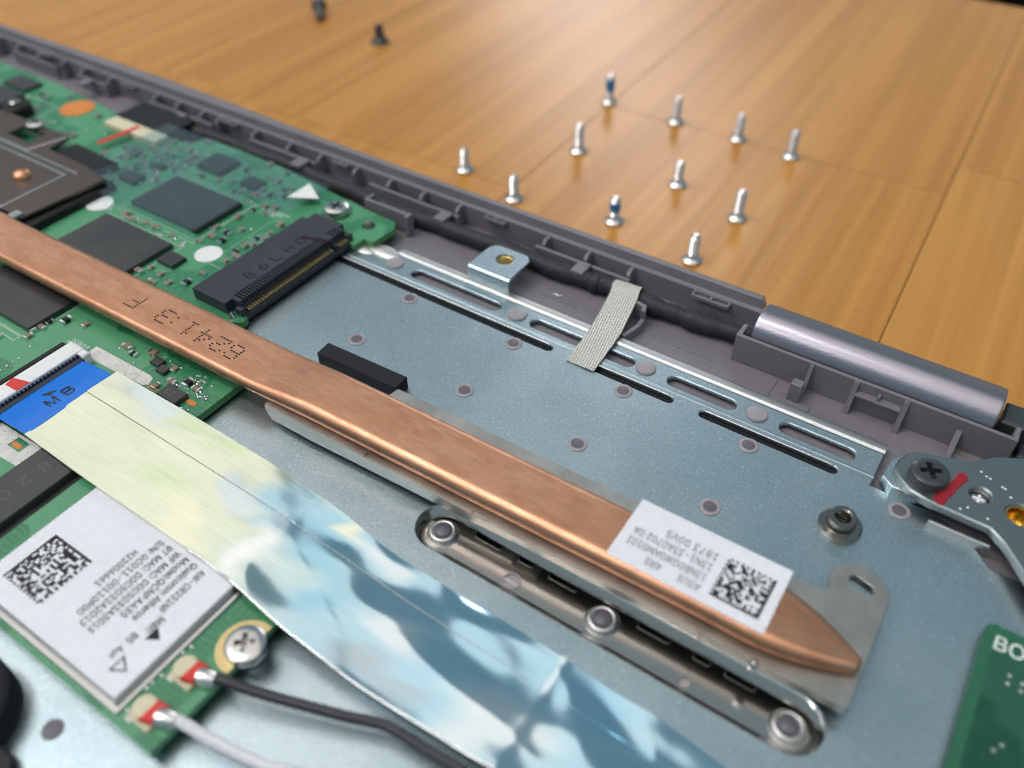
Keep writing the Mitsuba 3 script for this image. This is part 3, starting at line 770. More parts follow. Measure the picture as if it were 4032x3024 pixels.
part(pcb, 'white_tape', M().prism([(-87.0, -27.2), (-76.4, -26.7), (-75.9, -26.2), (-76.3, -25.2), (-77.0, -25.0), (-87.1, -25.2)], PZ, PZ + .12, .03), 'm_tape_paper', False)
part(pcb, 'white_tape', M().prism(Polygon([(-90, -39.9), (-77.2, -39.5), (-77.3, -42.7), (-80.4, -42.9), (-90, -42.8)]).difference(sbox(-81.1, -41.4, -79.0, -39.95)), PZ, PZ + .12, .03), 'm_tape_paper', False)
for x, y in ((-75.0, -26.3), (-69.2, -25.4), (-80.2, -40.85)):
    part(pcb, 'copper_pad', M().prism(rrect(x - .75, x + .75, y - .3, y + .3, .2), PZ, PZ + .05), 'm_orange', False)
tl = M().text('J6801', 1.0, -91.2, -26.7, 0, PZ, width=3.6)
part(pcb, 'lettering', tl, 'm_print', False, label='white printed J6801')
tl = M()
for i in range(3):
    for j in range(9 - 2 * i):
        tl.box(-92.6 + j * .5, -92.6 + j * .5 + .34, 9.9 - i * .6, 10.2 - i * .6, PZ, PZ + .03)
part(pcb, 'fine_print', tl, 'm_print', False, stuff=True)
# small components
caps = [(-92.6, 1.7, 0), (-91.5, 3.4, 1), (-87.3, 5.0, 1), (-87.6, 7.5, 1), (-88.0, 3.0, 1), (-86.9, 3.6, 1), (-87.9, .8, 1), (-87.2, 1.6, 1), (-88.1, -1.0, 1), (-86.9, -1.8, 0), (-87.4, -3.4, 1), (-87.9, -7.2, 0), (-88.0, -9.9, 1),
        (-94.5, -2.1, 0), (-95.2, 1.8, 1), (-94.6, 5.6, 1), (-100.3, 10.4, 0), (-99.3, 11.1, 0), (-97.0, 11.4, 1), (-95.6, 11.7, 0), (-94.3, 14.9, 1), (-96.9, 16.3, 1), (-97.3, 13.4, 1), (-103.0, 12.1, 1), (-103.6, 16.2, 0),
        (-105.2, 11.3, 1), (-113.4, 10.7, 0), (-114.6, 14.2, 1), (-153.3, 12.6, 0), (-153.0, 11.2, 0), (-128.1, 6.9, 0), (-125.0, 7.4, 1), (-120.0, 7.4, 0), (-123.4, 8.0, 1), (-118.5, 11.3, 0), (-114.5, 6.3, 1), (-118.9, 1.6, 0), (-121.3, 1.9, 0),
        (-113.4, 5.6, 1), (-121.3, 15.9, 1), (-117.6, 12.6, 1), (-123.9, 4.8, 1), (-122.6, 3.8, 1), (-121, 5.9, 0), (-119.4, 6.4, 1), (-95.8, -11.8, 0), (-95.0, -10.3, 1), (-92.6, -10.6, 1), (-94.2, -7.7, 0), (-90.1, -11.3, 1), (-107.6, -3.7, 0),
        (-109.4, -3.3, 1), (-96.4, -25.6, 1), (-96.2, -26.8, 0), (-97.0, -27.8, 0), (-96.0, -28.8, 1), (-99.4, -30.9, 0), (-101, -30.9, 0), (-104.5, -29.8, 1), (-73.9, -24.3, 0), (-72.0, -23.4, 1), (-70.4, -23.6, 0), (-75.4, -22.6, 1), (-79.8, -22.2, 0), (-81.9, -23.6, 0),
        (-104.9, -3.2, 0), (-102.6, -3.2, 0), (-99.0, -3.3, 0), (-94.2, 8.3, 1), (-93.9, -.2, 0), (-116.2, 10.6, 1), (-121.8, 12.0, 1), (-126.4, 10.2, 0), (-119.8, 8.6, 0), (-116.8, 15.6, 1), (-155.5, 14.6, 0), (-157.8, 15.0, 1), (-163.0, 2.6, 0), (-158.6, 3.0, 1)]
busy = [(-112.8, -94.7, -3.1, 10.1), (-113.2, -96, -29.5, -4), (-200, -116.5, -16, 6), (-91, -74, -14, 11), (-138, -122, 12.8, 23), (-112.6, -105, 11.2, 18), (-101.6, -97.4, 12, 15.2), (-93.5, -88.6, -6, -1), (-150.5, -143.5, 11.8, 18.4), (-91.5, -85.6, 12, 18), (-86, -79, 11, 19), (-96, -91.8, -9.3, -5.9), (-173, -158.5, 5, 13), (-200, -60, -22.5, -14), (-168.5, -160.5, 13, 18), (-96.5, -84, -50, -26), (-87.5, -76, -27.6, -24.8), (-85, -66, -60, -27.2), (-73.8, -69.7, -27.4, -24.6)]
free = lambda x, y: not any(a - .5 < x < b + .5 and c - .4 < y < d + .4 for a, b, c, d in busy)
regions = [(-126, -92, 9, 19.5, 70), (-125, -113, 3, 13, 34), (-96, -87.5, -13, 12, 26), (-170, -138, 1, 18, 30), (-110, -68, -26, -20.5, 34), (-110, -92, -42, -29.6, 22)]
for a, b, c, d, cnt in regions:
    for _ in range(cnt):
        x, y = random.uniform(a, b), random.uniform(c, d)
        if free(x, y) and all(abs(x - u) > 1.15 or abs(y - v) > .95 for u, v, _o in caps):
            caps.append((x, y, random.randint(0, 1)))
for i, (x, y, o) in enumerate(caps):
    L, w, h = (0.62, 0.36, 0.38) if i % 3 else (0.8, 0.44, 0.5)
    a, b = (L, w) if o == 0 else (w, L)
    hx = 'capacitor' if i % 4 else 'resistor'
    e = 0.45
    if o == 0:
        k = part(pcb, hx, M().box(x - a * e, x + a * e, y - b, y + b, PZ, PZ + h, .04), 'm_brown' if i % 4 else 'm_black', False)
        ends = M().box(x - a, x - a * e, y - b - .02, y + b + .02, PZ, PZ + h + .03, .1).box(x + a * e, x + a, y - b - .02, y + b + .02, PZ, PZ + h + .03, .1)
    else:
        k = part(pcb, hx, M().box(x - a, x + a, y - b * e, y + b * e, PZ, PZ + h, .04), 'm_brown' if i % 4 else 'm_black', False)
        ends = M().box(x - a - .02, x + a + .02, y - b, y - b * e, PZ, PZ + h + .03, .1).box(x - a - .02, x + a + .02, y + b * e, y + b, PZ, PZ + h + .03, .1)
    part(k, 'terminal', ends, 'm_tin', False)
sj = M()
spots = [(-84.4, -23.8), (-82.4, -23.8), (-81.6, -23.7), (-79.7, -21.6), (-78.2, -21.8), (-77.1, -21.9), (-80.5, -24.6), (-76.3, -22.2), (-74.9, -22.0), (-72.3, -22.6), (-71.3, -22.2), (-71.0, -22.9), (-74.2, -24.7), (-69.2, -24.4), (-69.4, -26.7), (-68.5, -26.5), (-70.1, -23.0), (-69.6, -23.6),
         (-94.1, -29.9), (-93.3, -31.0), (-93.3, -32.0), (-93.3, -32.8), (-93.2, -33.7), (-93.2, -34.6), (-93.1, -35.6), (-87.1, 2.5), (-92.5, 3.9), (-90.5, 4.4), (-94.5, 13.3), (-96.3, 9.9), (-113.1, 15.3), (-117.6, 16.4), (-119.5, 17.1), (-138.4, 10.8), (-134.3, 11.4), (-95.4, -4.2), (-96.0, 1.3), (-93.2, -12.1)]
for x, y in spots + [(random.uniform(-125, -95), random.choice([random.uniform(10, 17), random.uniform(-4.2, -2.6)])) for _ in range(80)] + [(random.uniform(-73.5, -68), random.uniform(-24.6, -21.4)) for _ in range(26)] + [(random.uniform(-125, -113), random.uniform(3, 14)) for _ in range(40)] + [(random.uniform(-160, -140), random.uniform(-1, 14)) for _ in range(20)]:
    r = random.uniform(.16, .30)
    sj.lathe([(r, PZ), (r * .85, PZ + r * .5), (r * .45, PZ + r * .85), (.01, PZ + r * .95)], x, y, n=8)
part(pcb, 'solder_joint', sj, 'm_tin', 60, stuff=True)
# card slot (long black edge connector)
SZ = 3.1
body = Polygon([(-84.5, -11.5), (-78.2, -11.5), (-78.2, -10.2), (-76.9, -10.2), (-76.9, 10.1), (-78.0, 10.1), (-78.0, 11.2), (-83.6, 11.2), (-83.6, 9.4), (-84.5, 9.4), (-84.5, 5)])
bodyt = body
ys = [(-9.4 + i * 0.5) for i in range(33)] + [8.2 + i * 0.5 for i in range(4)]
for y in ys:
    bodyt = bodyt.difference(sbox(-78.6, y - .12, -76.8, y + .13))
sl = part(pcb, 'card_slot', M().prism(bodyt, PZ + .9, SZ, .05).prism(body, PZ - .0, PZ + .9).box(-76.9, -75.9, -10.6, 10.5, .55, 1.25, .06).box(-77.2, -76.1, -10.9, -10.1, .5, 2.4, .06).box(-77.2, -76.1, 7.2, 7.7, .6, 2.2, .05).box(-77.2, -76.1, 9.9, 10.8, .5, 2.4, .06), 'm_slot', False)
ct = M(); tb = M()
for y in ys:
    ct.box(-76.95, -76.15, y - .12, y + .12, 1.55, 1.8, .03)
    tb.box(-76.1, -75.82, y - .1, y + .1, 1.0, 1.3)
part(sl, 'contact', ct, 'm_gold', False, stuff=True)
part(sl, 'tooth', tb, 'm_slot', False, stuff=True)
sx = M()
for t, y in (('8', -6.0), ('6', -3.55), ('L', -1.1), ('H', 1.5), ('0', 3.9)):
    sx.text(t, 1.75, -79.3, y, 90, SZ, width=1.35)
part(sl, 'lettering', sx, 'm_ink_slot', False, label='dark moulded 86LH0 lettering')
part(sl, 'pen_mark', M().prism(LineString([(-80.6, 5.5), (-79.0, 5.9), (-77.1, 6.1)]).buffer(.26), SZ, SZ + .03), 'm_purple', False)
part(pcb, 'solder_tab', M().lathe([(.55, PZ), (.5, PZ + .25), (.2, PZ + .7), (.01, PZ + .9)], -77.3, -11.6, n=12).lathe([(.5, PZ), (.45, PZ + .3), (.01, PZ + .6)], -77.3, 11.4, n=12), 'm_tin', 50)
# flat-cable socket
so = part(pcb, 'cable_socket', M().box(-88.6, -86.1, -48, -27.2, PZ, 3.0, .1).box(-86.3, -85.0, -28.2, -27.2, PZ, 2.9, .15), 'm_white', False, label='long white flat-cable socket')
part(so, 'back_latch', M().box(-90.4, -89.6, -48, -27.5, PZ, 2.3, .1), 'm_black', False)
part(so, 'mouth', M().box(-86.1, -84.9, -48, -28.2, PZ, 2.45, .1), 'm_navy', False)
pn = M(); te = M()
for i in range(40):
    y = -28.4 - i * .5
    pn.box(-89.6, -88.55, y - .13, y + .13, PZ + .2, 2.1, .04); te.box(-86.15, -85.85, y - .12, y + .12, 2.3, 2.75)
part(so, 'pin', pn, 'm_steel', False, stuff=True); part(so, 'tooth', te, 'm_navy', False, stuff=True)
part(so, 'red_mark', M().prism(Polygon([(-88.2, -36.4), (-88.5, -35.2), (-86.08, -34.5), (-86.08, -36.3)]), 3.0, 3.04), 'm_red', False, label='red ink mark across the white socket')
# wireless-card connector
wc = part(pcb, 'card_connector', M().box(-76.0, -70.3, -57.0, -33.5, PZ, 2.75, .08).box(-70.3, -69.2, -56.4, -33.8, PZ, 1.8, .05), 'm_chip', False)
wt = M(); wj = M()
for i, t in enumerate('8203'):
    wt.text(t, 1.5, -74.0, -40.9 - i * 2.35, -90, 2.75, width=1.15)
part(wc, 'lettering', wt, 'm_ink_grey', False, label='grey 8203 lettering')
for i in range(44):
    y = -56.4 + i * .5
    wj.box(-77.1, -76.0, y - .13, y + .13, PZ, PZ + .35, .04)
part(wc, 'pin', wj, 'm_pcb_edge', False, stuff=True)
# far-left connector and pads seen through the film
part(pcb, 'cream_connector', M().box(-136.5, -122.6, 13.2, 16.0, PZ, 2.4, .1), 'm_cream', False)
part(pcb, 'black_connector', M().box(-137.5, -123.6, 16.2, 22.6, 0.2, 2.2, .15), 'm_black', False)
part(pcb, 'red_mark', M().prism(LineString([(-130.4, 8.0), (-130, 11), (-129.6, 15.0)]).buffer(.5), 2.4, 2.5), 'm_red', False, label='red marker stroke on the far connector')

# ------------------------------------------------------------------ screw in the board, film
bs = thing('board_screw', 'silver cross-head screw fixing the corner of the green board', 'screw')
part(bs, 'head', M().manifold(screw_head(1.95, 0.95, (0.95, 0.22), .12)).lathe([(.9, -1), (.9, .1)], n=16), 'm_steel', 30, (rot([0, 0, 1], 12), (-83.0, 15.0, 1.55)))
part(bs, 'washer', M().lathe([(2.25, PZ), (2.25, PZ + .18), (1.5, PZ + .2)], -83.0, 15.0, n=32), 'm_nut', 30)
fm = thing('insulating_film', 'clear bluish plastic film lying over the back of the green board', 'film')
fg = unary_union([sbox(-126, 9.5, -87.5, 18.8), sbox(-126, -2.6, -96.0, 9.6)])
fv, ff = trimesh.creation.triangulate_polygon(fg, engine='earcut')
part(fm, 'sheet', M().add(np.c_[np.asarray(fv), np.full(len(fv), 2.62)], ff), 'm_film', False)

# ------------------------------------------------------------------ heat sink: copper pipe on an aluminium spreader
hk = thing('heat_sink', 'long flattened copper heat pipe soldered to a grey metal spreader plate', 'heat sink')
ears = unary_union([Polygon([(-60.4, -21.95), (-60.4, -14.3), (-49.6, -14.0), (-49.2, -11.3), (1.4, -10.4), (1.5, -10.0), (6.75, -10.5), (6.75, -20.65)]), LineString([(3.6, -8.2), (4.2, -8.6)]).buffer(2.5), sbox(1.6, -14, 6.7, -8.6)])
ears = ears.buffer(-.3).buffer(.6).buffer(-.3).difference(LineString([(3.35, -7.75), (4.7, -8.1)]).buffer(.55)).simplify(.01)
part(hk, 'spreader', M().prism(ears, 2.0, 3.0, .08), 'm_alu', 25)
for x0, x1, z0, z1, y0 in ((-60.2, -40, 1.40, 1.95, -21.85), (-59.9, -43, 0.8, 1.35, -21.8)):
    part(hk, 'fin', M().prism([(x0, y0), (x0 + 6, y0 + .03), (x1 + 16, -20.7), (x1 + 16, -14.5), (x0, -14.5)], z0, z1, .05), 'm_alu', False)
part(hk, 'thermal_pad', M().box(-39, 6.2, -20.4, -12.6, 1.8, 1.98), 'm_black', False)  # black sheet added so the channel below mirrors a dark underside
for x in (-45.6, -31.5, -14.2, -6.6):
    part(hk, 'edge_notch', M().box(x, x + .3, -21.52 + (x + 39) * .02, -21.0, 1.96, 3.03), 'm_nut', False)
part(hk, 'solder_blob', M().lathe([(.45, 2.2), (.5, 2.6), (.3, 3.0), (.01, 3.1)], -1.4, -20.9, n=14), 'm_tin', 60)
npx = 150
xs = np.r_[np.linspace(-185, -64, 40), np.linspace(-63, -52, 16), np.linspace(-51, -4, 40), np.linspace(-3, 6.3, 34)]
na = 40
an = np.arange(na) * 2 * np.pi / na
pv = []
for x in xs:
    yc = -17.75 + (x + 60) * 0.0215 if x < -9 else -16.65 + (x + 9) * .006
    hw = 3.68 - 0.22 * np.clip((x + 70) / 55, 0, 1)
    s = np.clip((x + 64) / 11, 0, 1); s = s * s * (3 - 2 * s)
    zb, zt = 2.95 + .06 * s, 4.55 + 0.75 * s
    if x > -3.5:
        u = np.clip((x + 3.5) / 9.8, 0, 1)
        hw = hw * (1 - 0.80 * u ** 1.9); zt = zt - 1.1 * u ** 1.6; yc = yc - 0.15 * u
    if x < -118:
        zt += 0; zb += 0.7
    h = (zt - zb) / 2; zc = (zt + zb) / 2
    e = 0.42 if s < .5 else 0.42
    # stadium cross-section: flat top and bottom, round edges
    re = min(h, hw * .92)
    t_ = np.linspace(-np.pi / 2, np.pi / 2, na // 2)
    yy_ = np.r_[(hw - re) + re * np.cos(t_), -(hw - re) - re * np.cos(t_)]
    zz_ = np.r_[h * np.sin(t_), -h * np.sin(t_)]
    pv.append(np.c_[np.full(na, x), yc + yy_, zc + zz_])
pv = np.array(pv)
i, j = np.meshgrid(np.arange(len(xs) - 1), np.arange(na), indexing='ij')
q = np.stack([i * na + j, i * na + (j + 1) % na, (i + 1) * na + (j + 1) % na, (i + 1) * na + j], -1).reshape(-1, 4)
pm = M().add(pv.reshape(-1, 3), np.r_[q[:, [0, 2, 1]], q[:, [0, 3, 2]]][:, ::-1][:, ::-1])
kk = np.arange(1, na - 1); pm.add(pv[-1], np.c_[np.zeros(na - 2, int), kk, kk + 1])
tm = pm.mesh(); tm.fix_normals()
pk = numbered(hk + '__pipe'); scene[pk] = mikit.ply(tm, 'm_copper', smooth=True)
# dot-matrix print on the pipe, read from the other side of the table
F57 = {':': ['00000', '00000', '00100', '00000', '00000', '00100', '00000'], 'F': ['11111', '10000', '10000', '11110', '10000', '10000', '10000'], '2': ['01110', '10001', '00001', '00110', '01000', '10000', '11111'], '1': ['00100', '01100', '00100', '00100', '00100', '00100', '01110'],
       '4': ['00010', '00110', '01010', '10010', '11111', '00010', '00010'], '6': ['01110', '10001', '10000', '11110', '10001', '10001', '01110'], '3': ['11110', '00001', '00001', '01110', '00001', '00001', '11110']}
dm = M()
for ch, x0 in (('6', -67.6), ('2', -70.1), ('4', -72.8), ('1', -75.6), (':', -78.3), ('3', -80.0), ('F', -85.6)):
    for r_, row in enumerate(F57[ch]):
        for c_, bit in enumerate(row):
            if bit == '1':
                px, py = x0 - c_ * .42, -19.6 + r_ * .38 + (x0 + 68) * .006
                dm.prism(rrect(px - .17, px + .17, py - .11, py + .11, .10, 3), 4.40, 4.58)
part(pk, 'lettering', dm, 'm_ink', False, label='dark dot-matrix stamp')
lbz = 5.32
lb = part(hk, 'label', M().prism([(-17.0, -19.75), (-1.65, -19.35), (-1.9, -11.85), (-12.7, -12.0), (-17.2, -12.2)] if False else [(-17.0, -19.7), (-1.55, -19.5), (-1.75, -11.75), (-13.6, -11.95)] if False else [(-17.05, -19.6), (-1.6, -19.5), (-1.7, -11.9), (-13.0 - 4.1, -12.0)], lbz - .04, lbz + .08, .02), 'm_paper', False, label='white printed sticker on the pipe')
lt = M()
for t, x, y, w in (('ASUS', -8.1, -17.9, 2.2), ('ARS', -12.0, -17.9, 1.6), ('13NB0GW0AM0102', -8.1, -16.6, 8.0), ('13N1-33A0702 0A', -8.1, -15.3, 8.0), ('1873 00V5', -8.1, -14.0, 5.2)):
    lt.text(t, .85, x, y, 180, lbz + .08, width=w)
part(lb, 'lettering', lt, 'm_ink_grey' if False else 'm_ink', False, label='small dark print')


def matrix_code(x0, y0, n, cell, ux, uy, z, seed):
    """square dot code of random cells with two solid edges (it encodes nothing)"""
    r = random.Random(seed); ps = []
    ux, uy = np.array(ux), np.array(uy)
    for a in range(n):
        for b in range(n):
            on = a == 0 or b == 0 or (a == n - 1 and b % 2 == 0) or (b == n - 1 and a % 2 == 0) or (0 < a < n - 1 and 0 < b < n - 1 and r.random() < .5)
            if on:
                p = np.array([x0, y0]) + ux * a * cell + uy * b * cell
                c = [p, p + ux * cell * 1.01, p + (ux + uy) * cell * 1.01, p + uy * cell * 1.01]
                ps.append(Polygon(c))
    u = unary_union(ps).buffer(.004, join_style=2)
    m = M()
    for g in getattr(u, 'geoms', [u]):
        m.prism(g, z, z + .03)
    return m


part(lb, 'code', matrix_code(-2.55, -18.4, 18, .26, (-1, 0), (0, 1), lbz + .08, 3), 'm_ink', False)

# ------------------------------------------------------------------ processor retaining plate
cp = thing('processor_plate', 'dark brownish metal plate clamped over the processor at the left edge', 'metal plate')
part(cp, 'sheet', M().prism(Polygon([(-175, -14.6), (-118.6, -14.3), (-117.6, -.2), (-123.4, .7), (-133.5, .9), (-134.6, 5.2), (-136.5, 5.4), (-150, 5.2), (-175, 3)]).difference(sbox(-144.5, 0.4, -138.5, 3.6)), 2.9, 3.5, .12), 'm_cpu_plate', False)
part(cp, 'groove', M().prism(LineString([(-160, -3.2), (-123.9, -3.0), (-123.7, -14.1)]).buffer(.22), 3.45, 3.62, .06), 'm_steel', False)
part(cp, 'groove', M().prism(LineString([(-160, -1.8), (-122.9, -1.7)]).buffer(.2), 3.45, 3.6, .06), 'm_steel', False)
part(cp, 'groove', M().prism(LineString([(-150, -1.5), (-136.4, -1.4), (-134.6, 4.8)]).buffer(.2), 3.45, 3.6, .06), 'm_steel', False)
part(cp, 'copper_rivet', M().lathe([(1.5, 3.45), (1.45, 3.9), (1.1, 4.35), (.5, 4.55), (.01, 4.6)], -129.2, -7.0, n=24), 'm_copper', 60)
part(cp, 'black_frame', M().box(-125, -116.8, -15.5, 0.6, PZ, 2.6, .2), 'm_black', False)
part(cp, 'black_pad', M().prism([(-133.2, .95), (-123.2, .95), (-121.6, 4.9), (-133.0, 5.4)], PZ, 2.7, .1), 'm_black', False)
part(cp, 'clip', M().box(-120.4, -118.9, -15.6, -13.4, 3.4, 3.9, .15), 'm_steel', False)
k = thing('plate_screw', 'blurred silver screw at the far left of the processor plate', 'screw')
part(k, 'head', M().manifold(screw_head(1.7, .8, (.9, .22), .1)), 'm_screw', 30, (np.eye(3), (-142.5, 4.6, 3.5)))
k = thing('spring_screw', 'dark spring-loaded screw post at the left edge behind the processor plate', 'screw')
part(k, 'post', M().lathe([(2.6, PZ), (2.6, 3.2), (2.2, 3.6), (1.2, 3.7), (.9, 3.3), (.01, 3.3)], -153.5, 7.6, n=28), 'm_black', 30)
part(k, 'cap', M().lathe([(1.1, 3.2), (1.1, 4.0), (.8, 4.2), (.01, 4.25)], -153.5, 7.6, n=24), 'm_nut', 30)

# ------------------------------------------------------------------ wireless card
wl = thing('wireless_card', 'small green wireless card with a white printed sticker in the near left corner', 'wireless card')
cb = sbox(-69.4, -55.3, -39.4, -33.3).difference(Point(-39.4, -44.3).buffer(1.6))
part(wl, 'board', M().prism(cb, 1.2, 1.95, .04), 'm_pcb', 25)
part(wl, 'shield', M().box(-66.2, -44.9, -54.2, -34.2, 1.95, 2.85, .18), 'm_steel', False)
part(wl, 'shield_frame', M().prism(sbox(-66.6, -54.75, -44.3, -34).difference(sbox(-66.2, -54.2, -44.9, -34.2)), 1.95, 2.25, .08), 'm_steel', False)
wlb = part(wl, 'label', M().prism(rrect(-66.0, -45.15, -54.0, -34.5, .15), 2.85, 2.95, .02), 'm_paper', False, label='white sticker with black print')
wt = M()
LZ = 2.95
for t, x, y, w in (('AW-CB231NF', -49.0, -41.1, 5.2), ('Main', -48.2, -46.6, 1.7), ('Qualcomm Atheros', -50.25, -41.0, 7.2), ('B5', -48.9, -49.0, .95), ('Aux', -48.9, -50.5, 1.25), ('Model:QCNFA435', -51.45, -41.0, 7.6), ('WF MAC: D0C5D33A3D13', -52.65, -41.0, 10.2), ('BT MAC: D0C5D32A2D12', -53.85, -41.0, 10.2), ('S/N: 0C011-00110P00', -55.05, -41.0, 9.6), ('H22006661', -56.25, -43.2, 4.6)):
    wt.text(t, .76, x, y, -90, LZ, width=w, bold=True)
wt.prism([(-46.3, -48.2), (-47.5, -47.4), (-47.5, -48.95)], LZ, LZ + .03)
tr_o = Polygon([(-46.2, -51.8), (-47.7, -50.9), (-47.7, -52.7)])
wt.prism(tr_o.difference(tr_o.buffer(-.17, join_style=2)), LZ, LZ + .03)
part(wlb, 'lettering', wt, 'm_ink', False, label='black model and serial print with two small triangles')
part(wlb, 'code', matrix_code(-64.2, -46.3, 22, .262, (1, 0), (0, -1), LZ, 9), 'm_ink', False)
part(wl, 'ground_ring', M().prism(Point(-39.9, -44.2).buffer(2.75).difference(Point(-39.9, -44.2).buffer(1.7)).intersection(sbox(-50, -60, -39.42, -30)), 1.95, 2.02), 'm_dull_gold', False, label='gold ring under the screw')
wp = M()
for x, y in [(-44.0, -46.9), (-44.2, -47.7), (-44.2, -51.1), (-44.2, -51.7), (-43.9, -53.9), (-44.0, -50.2)]:
    wp.box(x - .2, x + .2, y - .13, y + .13, 1.95, 2.12, .04)
for i in range(10):
    wp.box(-44.1, -43.8, -36 - i * .55, -35.8 - i * .55, 1.95, 2.05, .02)
part(wl, 'solder_pad', wp, 'm_tin', False, stuff=True)
for y in (-48.75, -53.1):
    s = part(wl, 'antenna_socket', M().box(-43.5, -40.9, y - 1.2, y + 1.2, 1.95, 2.3, .08), 'm_cream', False)
    part(s, 'contact', M().box(-43.55, -42.7, y - 1.45, y - 1.2, 1.96, 2.2, .05).box(-43.7, -43.45, y - .5, y + .4, 1.96, 2.25, .05), 'm_tin', False)
cs = thing('card_screw', 'silver cross-head screw holding down the wireless card beside the ribbon', 'screw')
part(cs, 'head', M().manifold(screw_head(1.95, 1.0, (0.85, 0.24), .1)).lathe([(1.0, -1.8), (1.0, .1)], n=16), 'm_steel', 30, (rot([0, 0, 1], 40), (-39.75, -44.2, 2.05)))
for nm, lab, y0, pts, mt, r in (('antenna_cable', 'black antenna wire leaving the wireless card with a red-banded plug', -48.75, [(-40.4, -48.0, 2.6), (-38.8, -47.6, 2.5), (-36.5, -46.9, 2.2), (-33.9, -46.0, 2.0), (-28.6, -44.1, 1.8), (-24.4, -42.6, 1.7), (-20.5, -42.3, 1.5), (-15.5, -41.9, 1.4), (-10, -42.2, 1.3), (0, -44, 1.2), (22, -52, .7), (40, -66, .6)], 'm_cable_black', .50),
                                ('antenna_cable', 'white antenna wire leaving the corner of the wireless card with a red-banded plug', -53.1, [(-40.4, -52.5, 2.6), (-39.0, -52.1, 2.4), (-37, -51.8, 2.1), (-34.2, -51.3, 1.8), (-30.6, -50.5, 1.6), (-26.7, -48.9, 1.5), (-22, -46.9, 1.4), (-16, -45.8, 1.3), (0, -47, 1.2), (20, -55, .7), (38, -68, .6)], 'm_cable_white', .52)):
    k = thing(nm, lab, 'cable')
    P_ = np.array(pts); t0 = np.linspace(0, 1, len(P_)); t1 = np.linspace(0, 1, 130)
    pp = np.stack([PchipInterpolator(t0, P_[:, c])(t1) for c in range(3)], 1)
    part(k, 'wire', M().tube(pp, r, 16), mt, True)
    part(k, 'plug', M().lathe([(1.05, 2.3), (1.1, 2.9), (.95, 3.05), (.01, 3.08)], -42.4, y0 + .1, n=20).box(-42.4, -41.6, y0 - .75, y0 + 1.0, 2.35, 3.0, .15), 'm_cream', 35)
    part(k, 'red_band', M().prism([(-42.0, y0 - .95), (-40.7, y0 - .55), (-40.6, y0 + 1.25), (-41.9, y0 + 1.15)], 2.35, 3.12, .15), 'm_red', False, label='red band on the plug')
    part(k, 'crimp', M().tube([(-40.9, y0 + .25, 2.6), (-40.2, y0 + .45, 2.6), (-39.5, y0 + .75, 2.5)], [.8, .85, .7], 14), 'm_tin', 50)

# ------------------------------------------------------------------ ribbon cable
rc = thing('ribbon_cable', 'wide shiny foil ribbon cable with a blue end crossing the near part of the laptop', 'ribbon cable')
nx, ny = 260, 40
gx = np.linspace(-78.9, 30, nx)
yn = np.interp(gx, [-79.2, -67.2, -59.9, -47.9, -38.4, -30.8, -24.9, -19.7, -14, 0, 30], [-39.95, -40.35, -40.35, -40.35, -41.2, -41.4, -41.3, -41.0, -40.7, -40.8, -41.5])
yf = np.interp(gx, [-79.2, -64.5, -51.8, -42.4, -36, -23.2, -16.6, -5.4, 0.9, 30], [-27.75, -27.85, -28.05, -28.5, -29.3, -29.1, -29.35, -29.6, -30.3, -32])
k9 = np.hanning(21); k9 /= k9.sum()
yn = np.convolve(np.pad(yn, 10, mode='edge'), k9, 'valid'); yf = np.convolve(np.pad(yf, 10, mode='edge'), k9, 'valid')
gy = np.linspace(0, 1, ny)
G = np.zeros((nx, ny, 3))
for a in range(nx):
    y = yf[a] + (yn[a] - yf[a]) * gy
    x = gx[a]
    w = np.clip((x + 55) / 25, 0, 1)
    nz = meshkit.fbm(np.stack([np.full(ny, x * 0.10) + y * .05, y * 0.17 - x * .03, np.zeros(ny)], -1), 2, seed=5) - .5
    rd = np.abs(meshkit.noise(np.stack([np.full(ny, x * 0.13) + y * .12 + 3, y * 0.15, np.zeros(ny)], -1), seed=21) - .5)
    nz2 = meshkit.fbm(np.stack([np.full(ny, x * 0.24 + 9), y * 0.22, np.zeros(ny)], -1), 2, seed=8) - .5
    z = 3.38 - 1.55 * np.clip((x + 45) / 16, 0, 1) ** 1.5 * (3 - 2 * np.clip((x + 45) / 16, 0, 1)) ** .5 + nz * (0.30 + 1.05 * w) + nz2 * 0.10 * w - rd * (.10 + .30 * w)
    z = z + 0.22 * math.exp(-((x + 15.4) / .55) ** 2) + 0.12 * math.exp(-((x + 45.5) / .7) ** 2)
    if x < -66:
        z = z + 0.1 * np.clip((-66 - x) / 12, 0, 1) - .3 * np.clip((-66 - x) / 12, 0, 1)
    G[a] = np.c_[np.full(ny, x), y, z]
rb = part(rc, 'foil', sheet(G, .14), 'm_foil', 40)
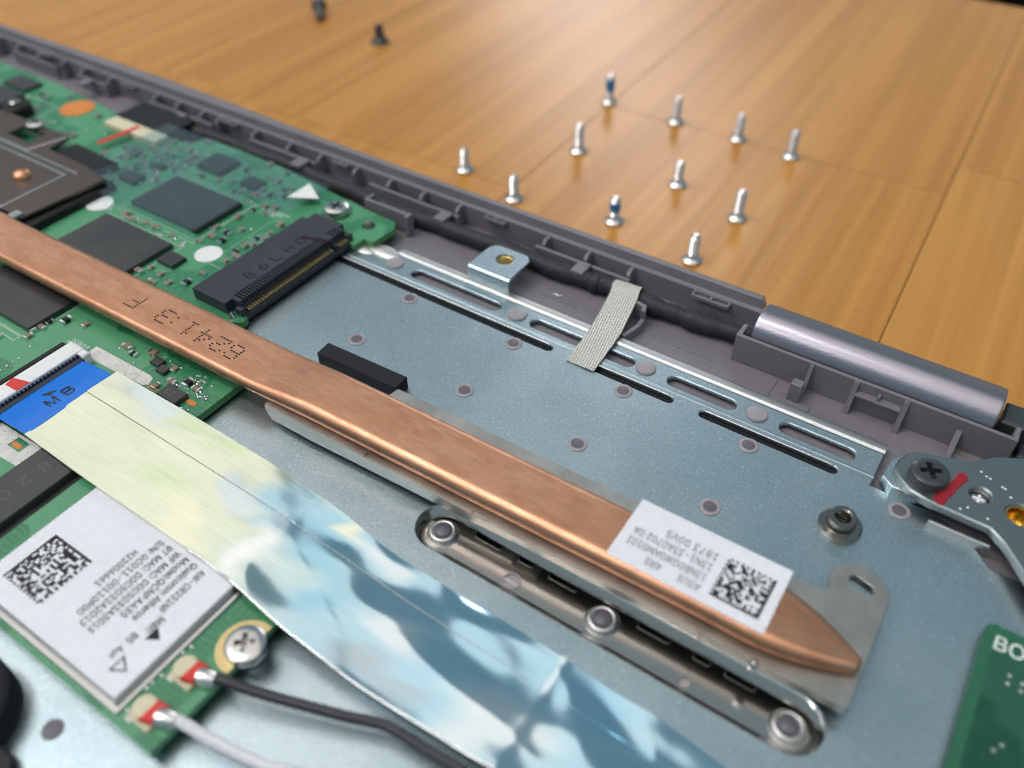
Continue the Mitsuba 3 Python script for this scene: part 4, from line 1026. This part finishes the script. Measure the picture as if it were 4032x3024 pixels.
# a second film layer overlaps the rear third, its cut edge running lengthwise
O = np.zeros((nx, 12, 3))
for a in range(nx):
    yy = np.linspace(yf[a] + .02, -31.9 - (gx[a] + 79) * .012, 12)
    O[a] = np.c_[np.full(12, gx[a]), yy, np.interp(-yy, -G[a, :, 1], G[a, :, 2]) + .075]
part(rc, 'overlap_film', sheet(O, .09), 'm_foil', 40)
part(rc, 'seam', M().tube(np.c_[gx[:150:3], O[:150:3, -1, 1] - .03, O[:150:3, -1, 2] - .02], .05, 6), 'm_nut', True, label='thin dark lengthwise seam')
ek = (gx > -52) & (gx < -9)
part(rc, 'edge_fold', M().tube(np.c_[gx[ek], G[ek, -1, 1], G[ek, -1, 2] - .05], .13, 8), 'm_tin', True, label='bright tube added along the near edge as its highlight line')  # pale metal tube added to draw the edge highlight
sg = np.linspace(-85.2, -78.7, 14)
BG = np.array([[(x, y, 2.35 + 0.85 * (1 - ((x + 78.7) / 6.5) ** 2) - 0.12 * ((y + 34) / 6) ** 2 * 0.5) for y in np.linspace(-28.4, -39.9, 12)] for x in sg])
bl = part(rc, 'blue_end', sheet(BG, .2), 'm_blue', 50, label='blue stiffened end of the ribbon')
bt = M()
for t, y, w in (('M', -35.8, 1.35), ('B', -33.6, 1.25)):
    bt.text(t, 1.5, -80.2, y, 90, 3.17, width=w)
bt.prism([(-83.2, -35.0), (-82.4, -33.5), (-82.2, -34.6)], 2.86, 2.96)
part(bl, 'lettering', bt, 'm_navy', False, label='dark letters MB and an arrow')

# ------------------------------------------------------------------ small board at the lower right, black part at the lower left
sb = thing('small_board', 'small green board with white BO lettering at the lower right edge', 'circuit board')
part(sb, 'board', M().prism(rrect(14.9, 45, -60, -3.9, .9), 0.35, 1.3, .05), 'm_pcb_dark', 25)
part(sb, 'border', M().prism(rrect(15.0, 45, -60, -4.0, .9).difference(rrect(15.9, 44, -59, -4.9, .6)), 1.3, 1.33), 'm_pcb_border', False)
part(sb, 'lettering', M().text('BO', 1.55, 15.9, -6.6, 0, 1.3, width=2.6, bold=True), 'm_print', False, label='white printed letters BO')
sd = M()
for x, y in ((17.7, -8.7), (17.7, -9.6), (18.8, -8.9), (18.8, -9.7), (18.4, -15.6), (20, -12), (17.9, -16.4)):
    sd.lathe([(.26, 1.3), (.2, 1.5), (.01, 1.58)], x, y, n=9)
part(sb, 'solder_joint', sd, 'm_tin', 60, stuff=True)
rb_ = thing('rubber_bumper', 'round black rubber part at the lower left corner on the plate', 'rubber bumper')
part(rb_, 'body', M().lathe([(5.9, 0), (5.9, 2.2), (5.6, 2.7), (4.9, 3.0), (3.2, 3.05), (2.9, 2.6), (.01, 2.6)], -57.0, -63.0, n=48), 'm_foam', 40)
part(rb_, 'flange', M().prism(rrect(-70, -48.2, -75, -61.5, 1.5), 0, 1.1, .2), 'm_black', False)
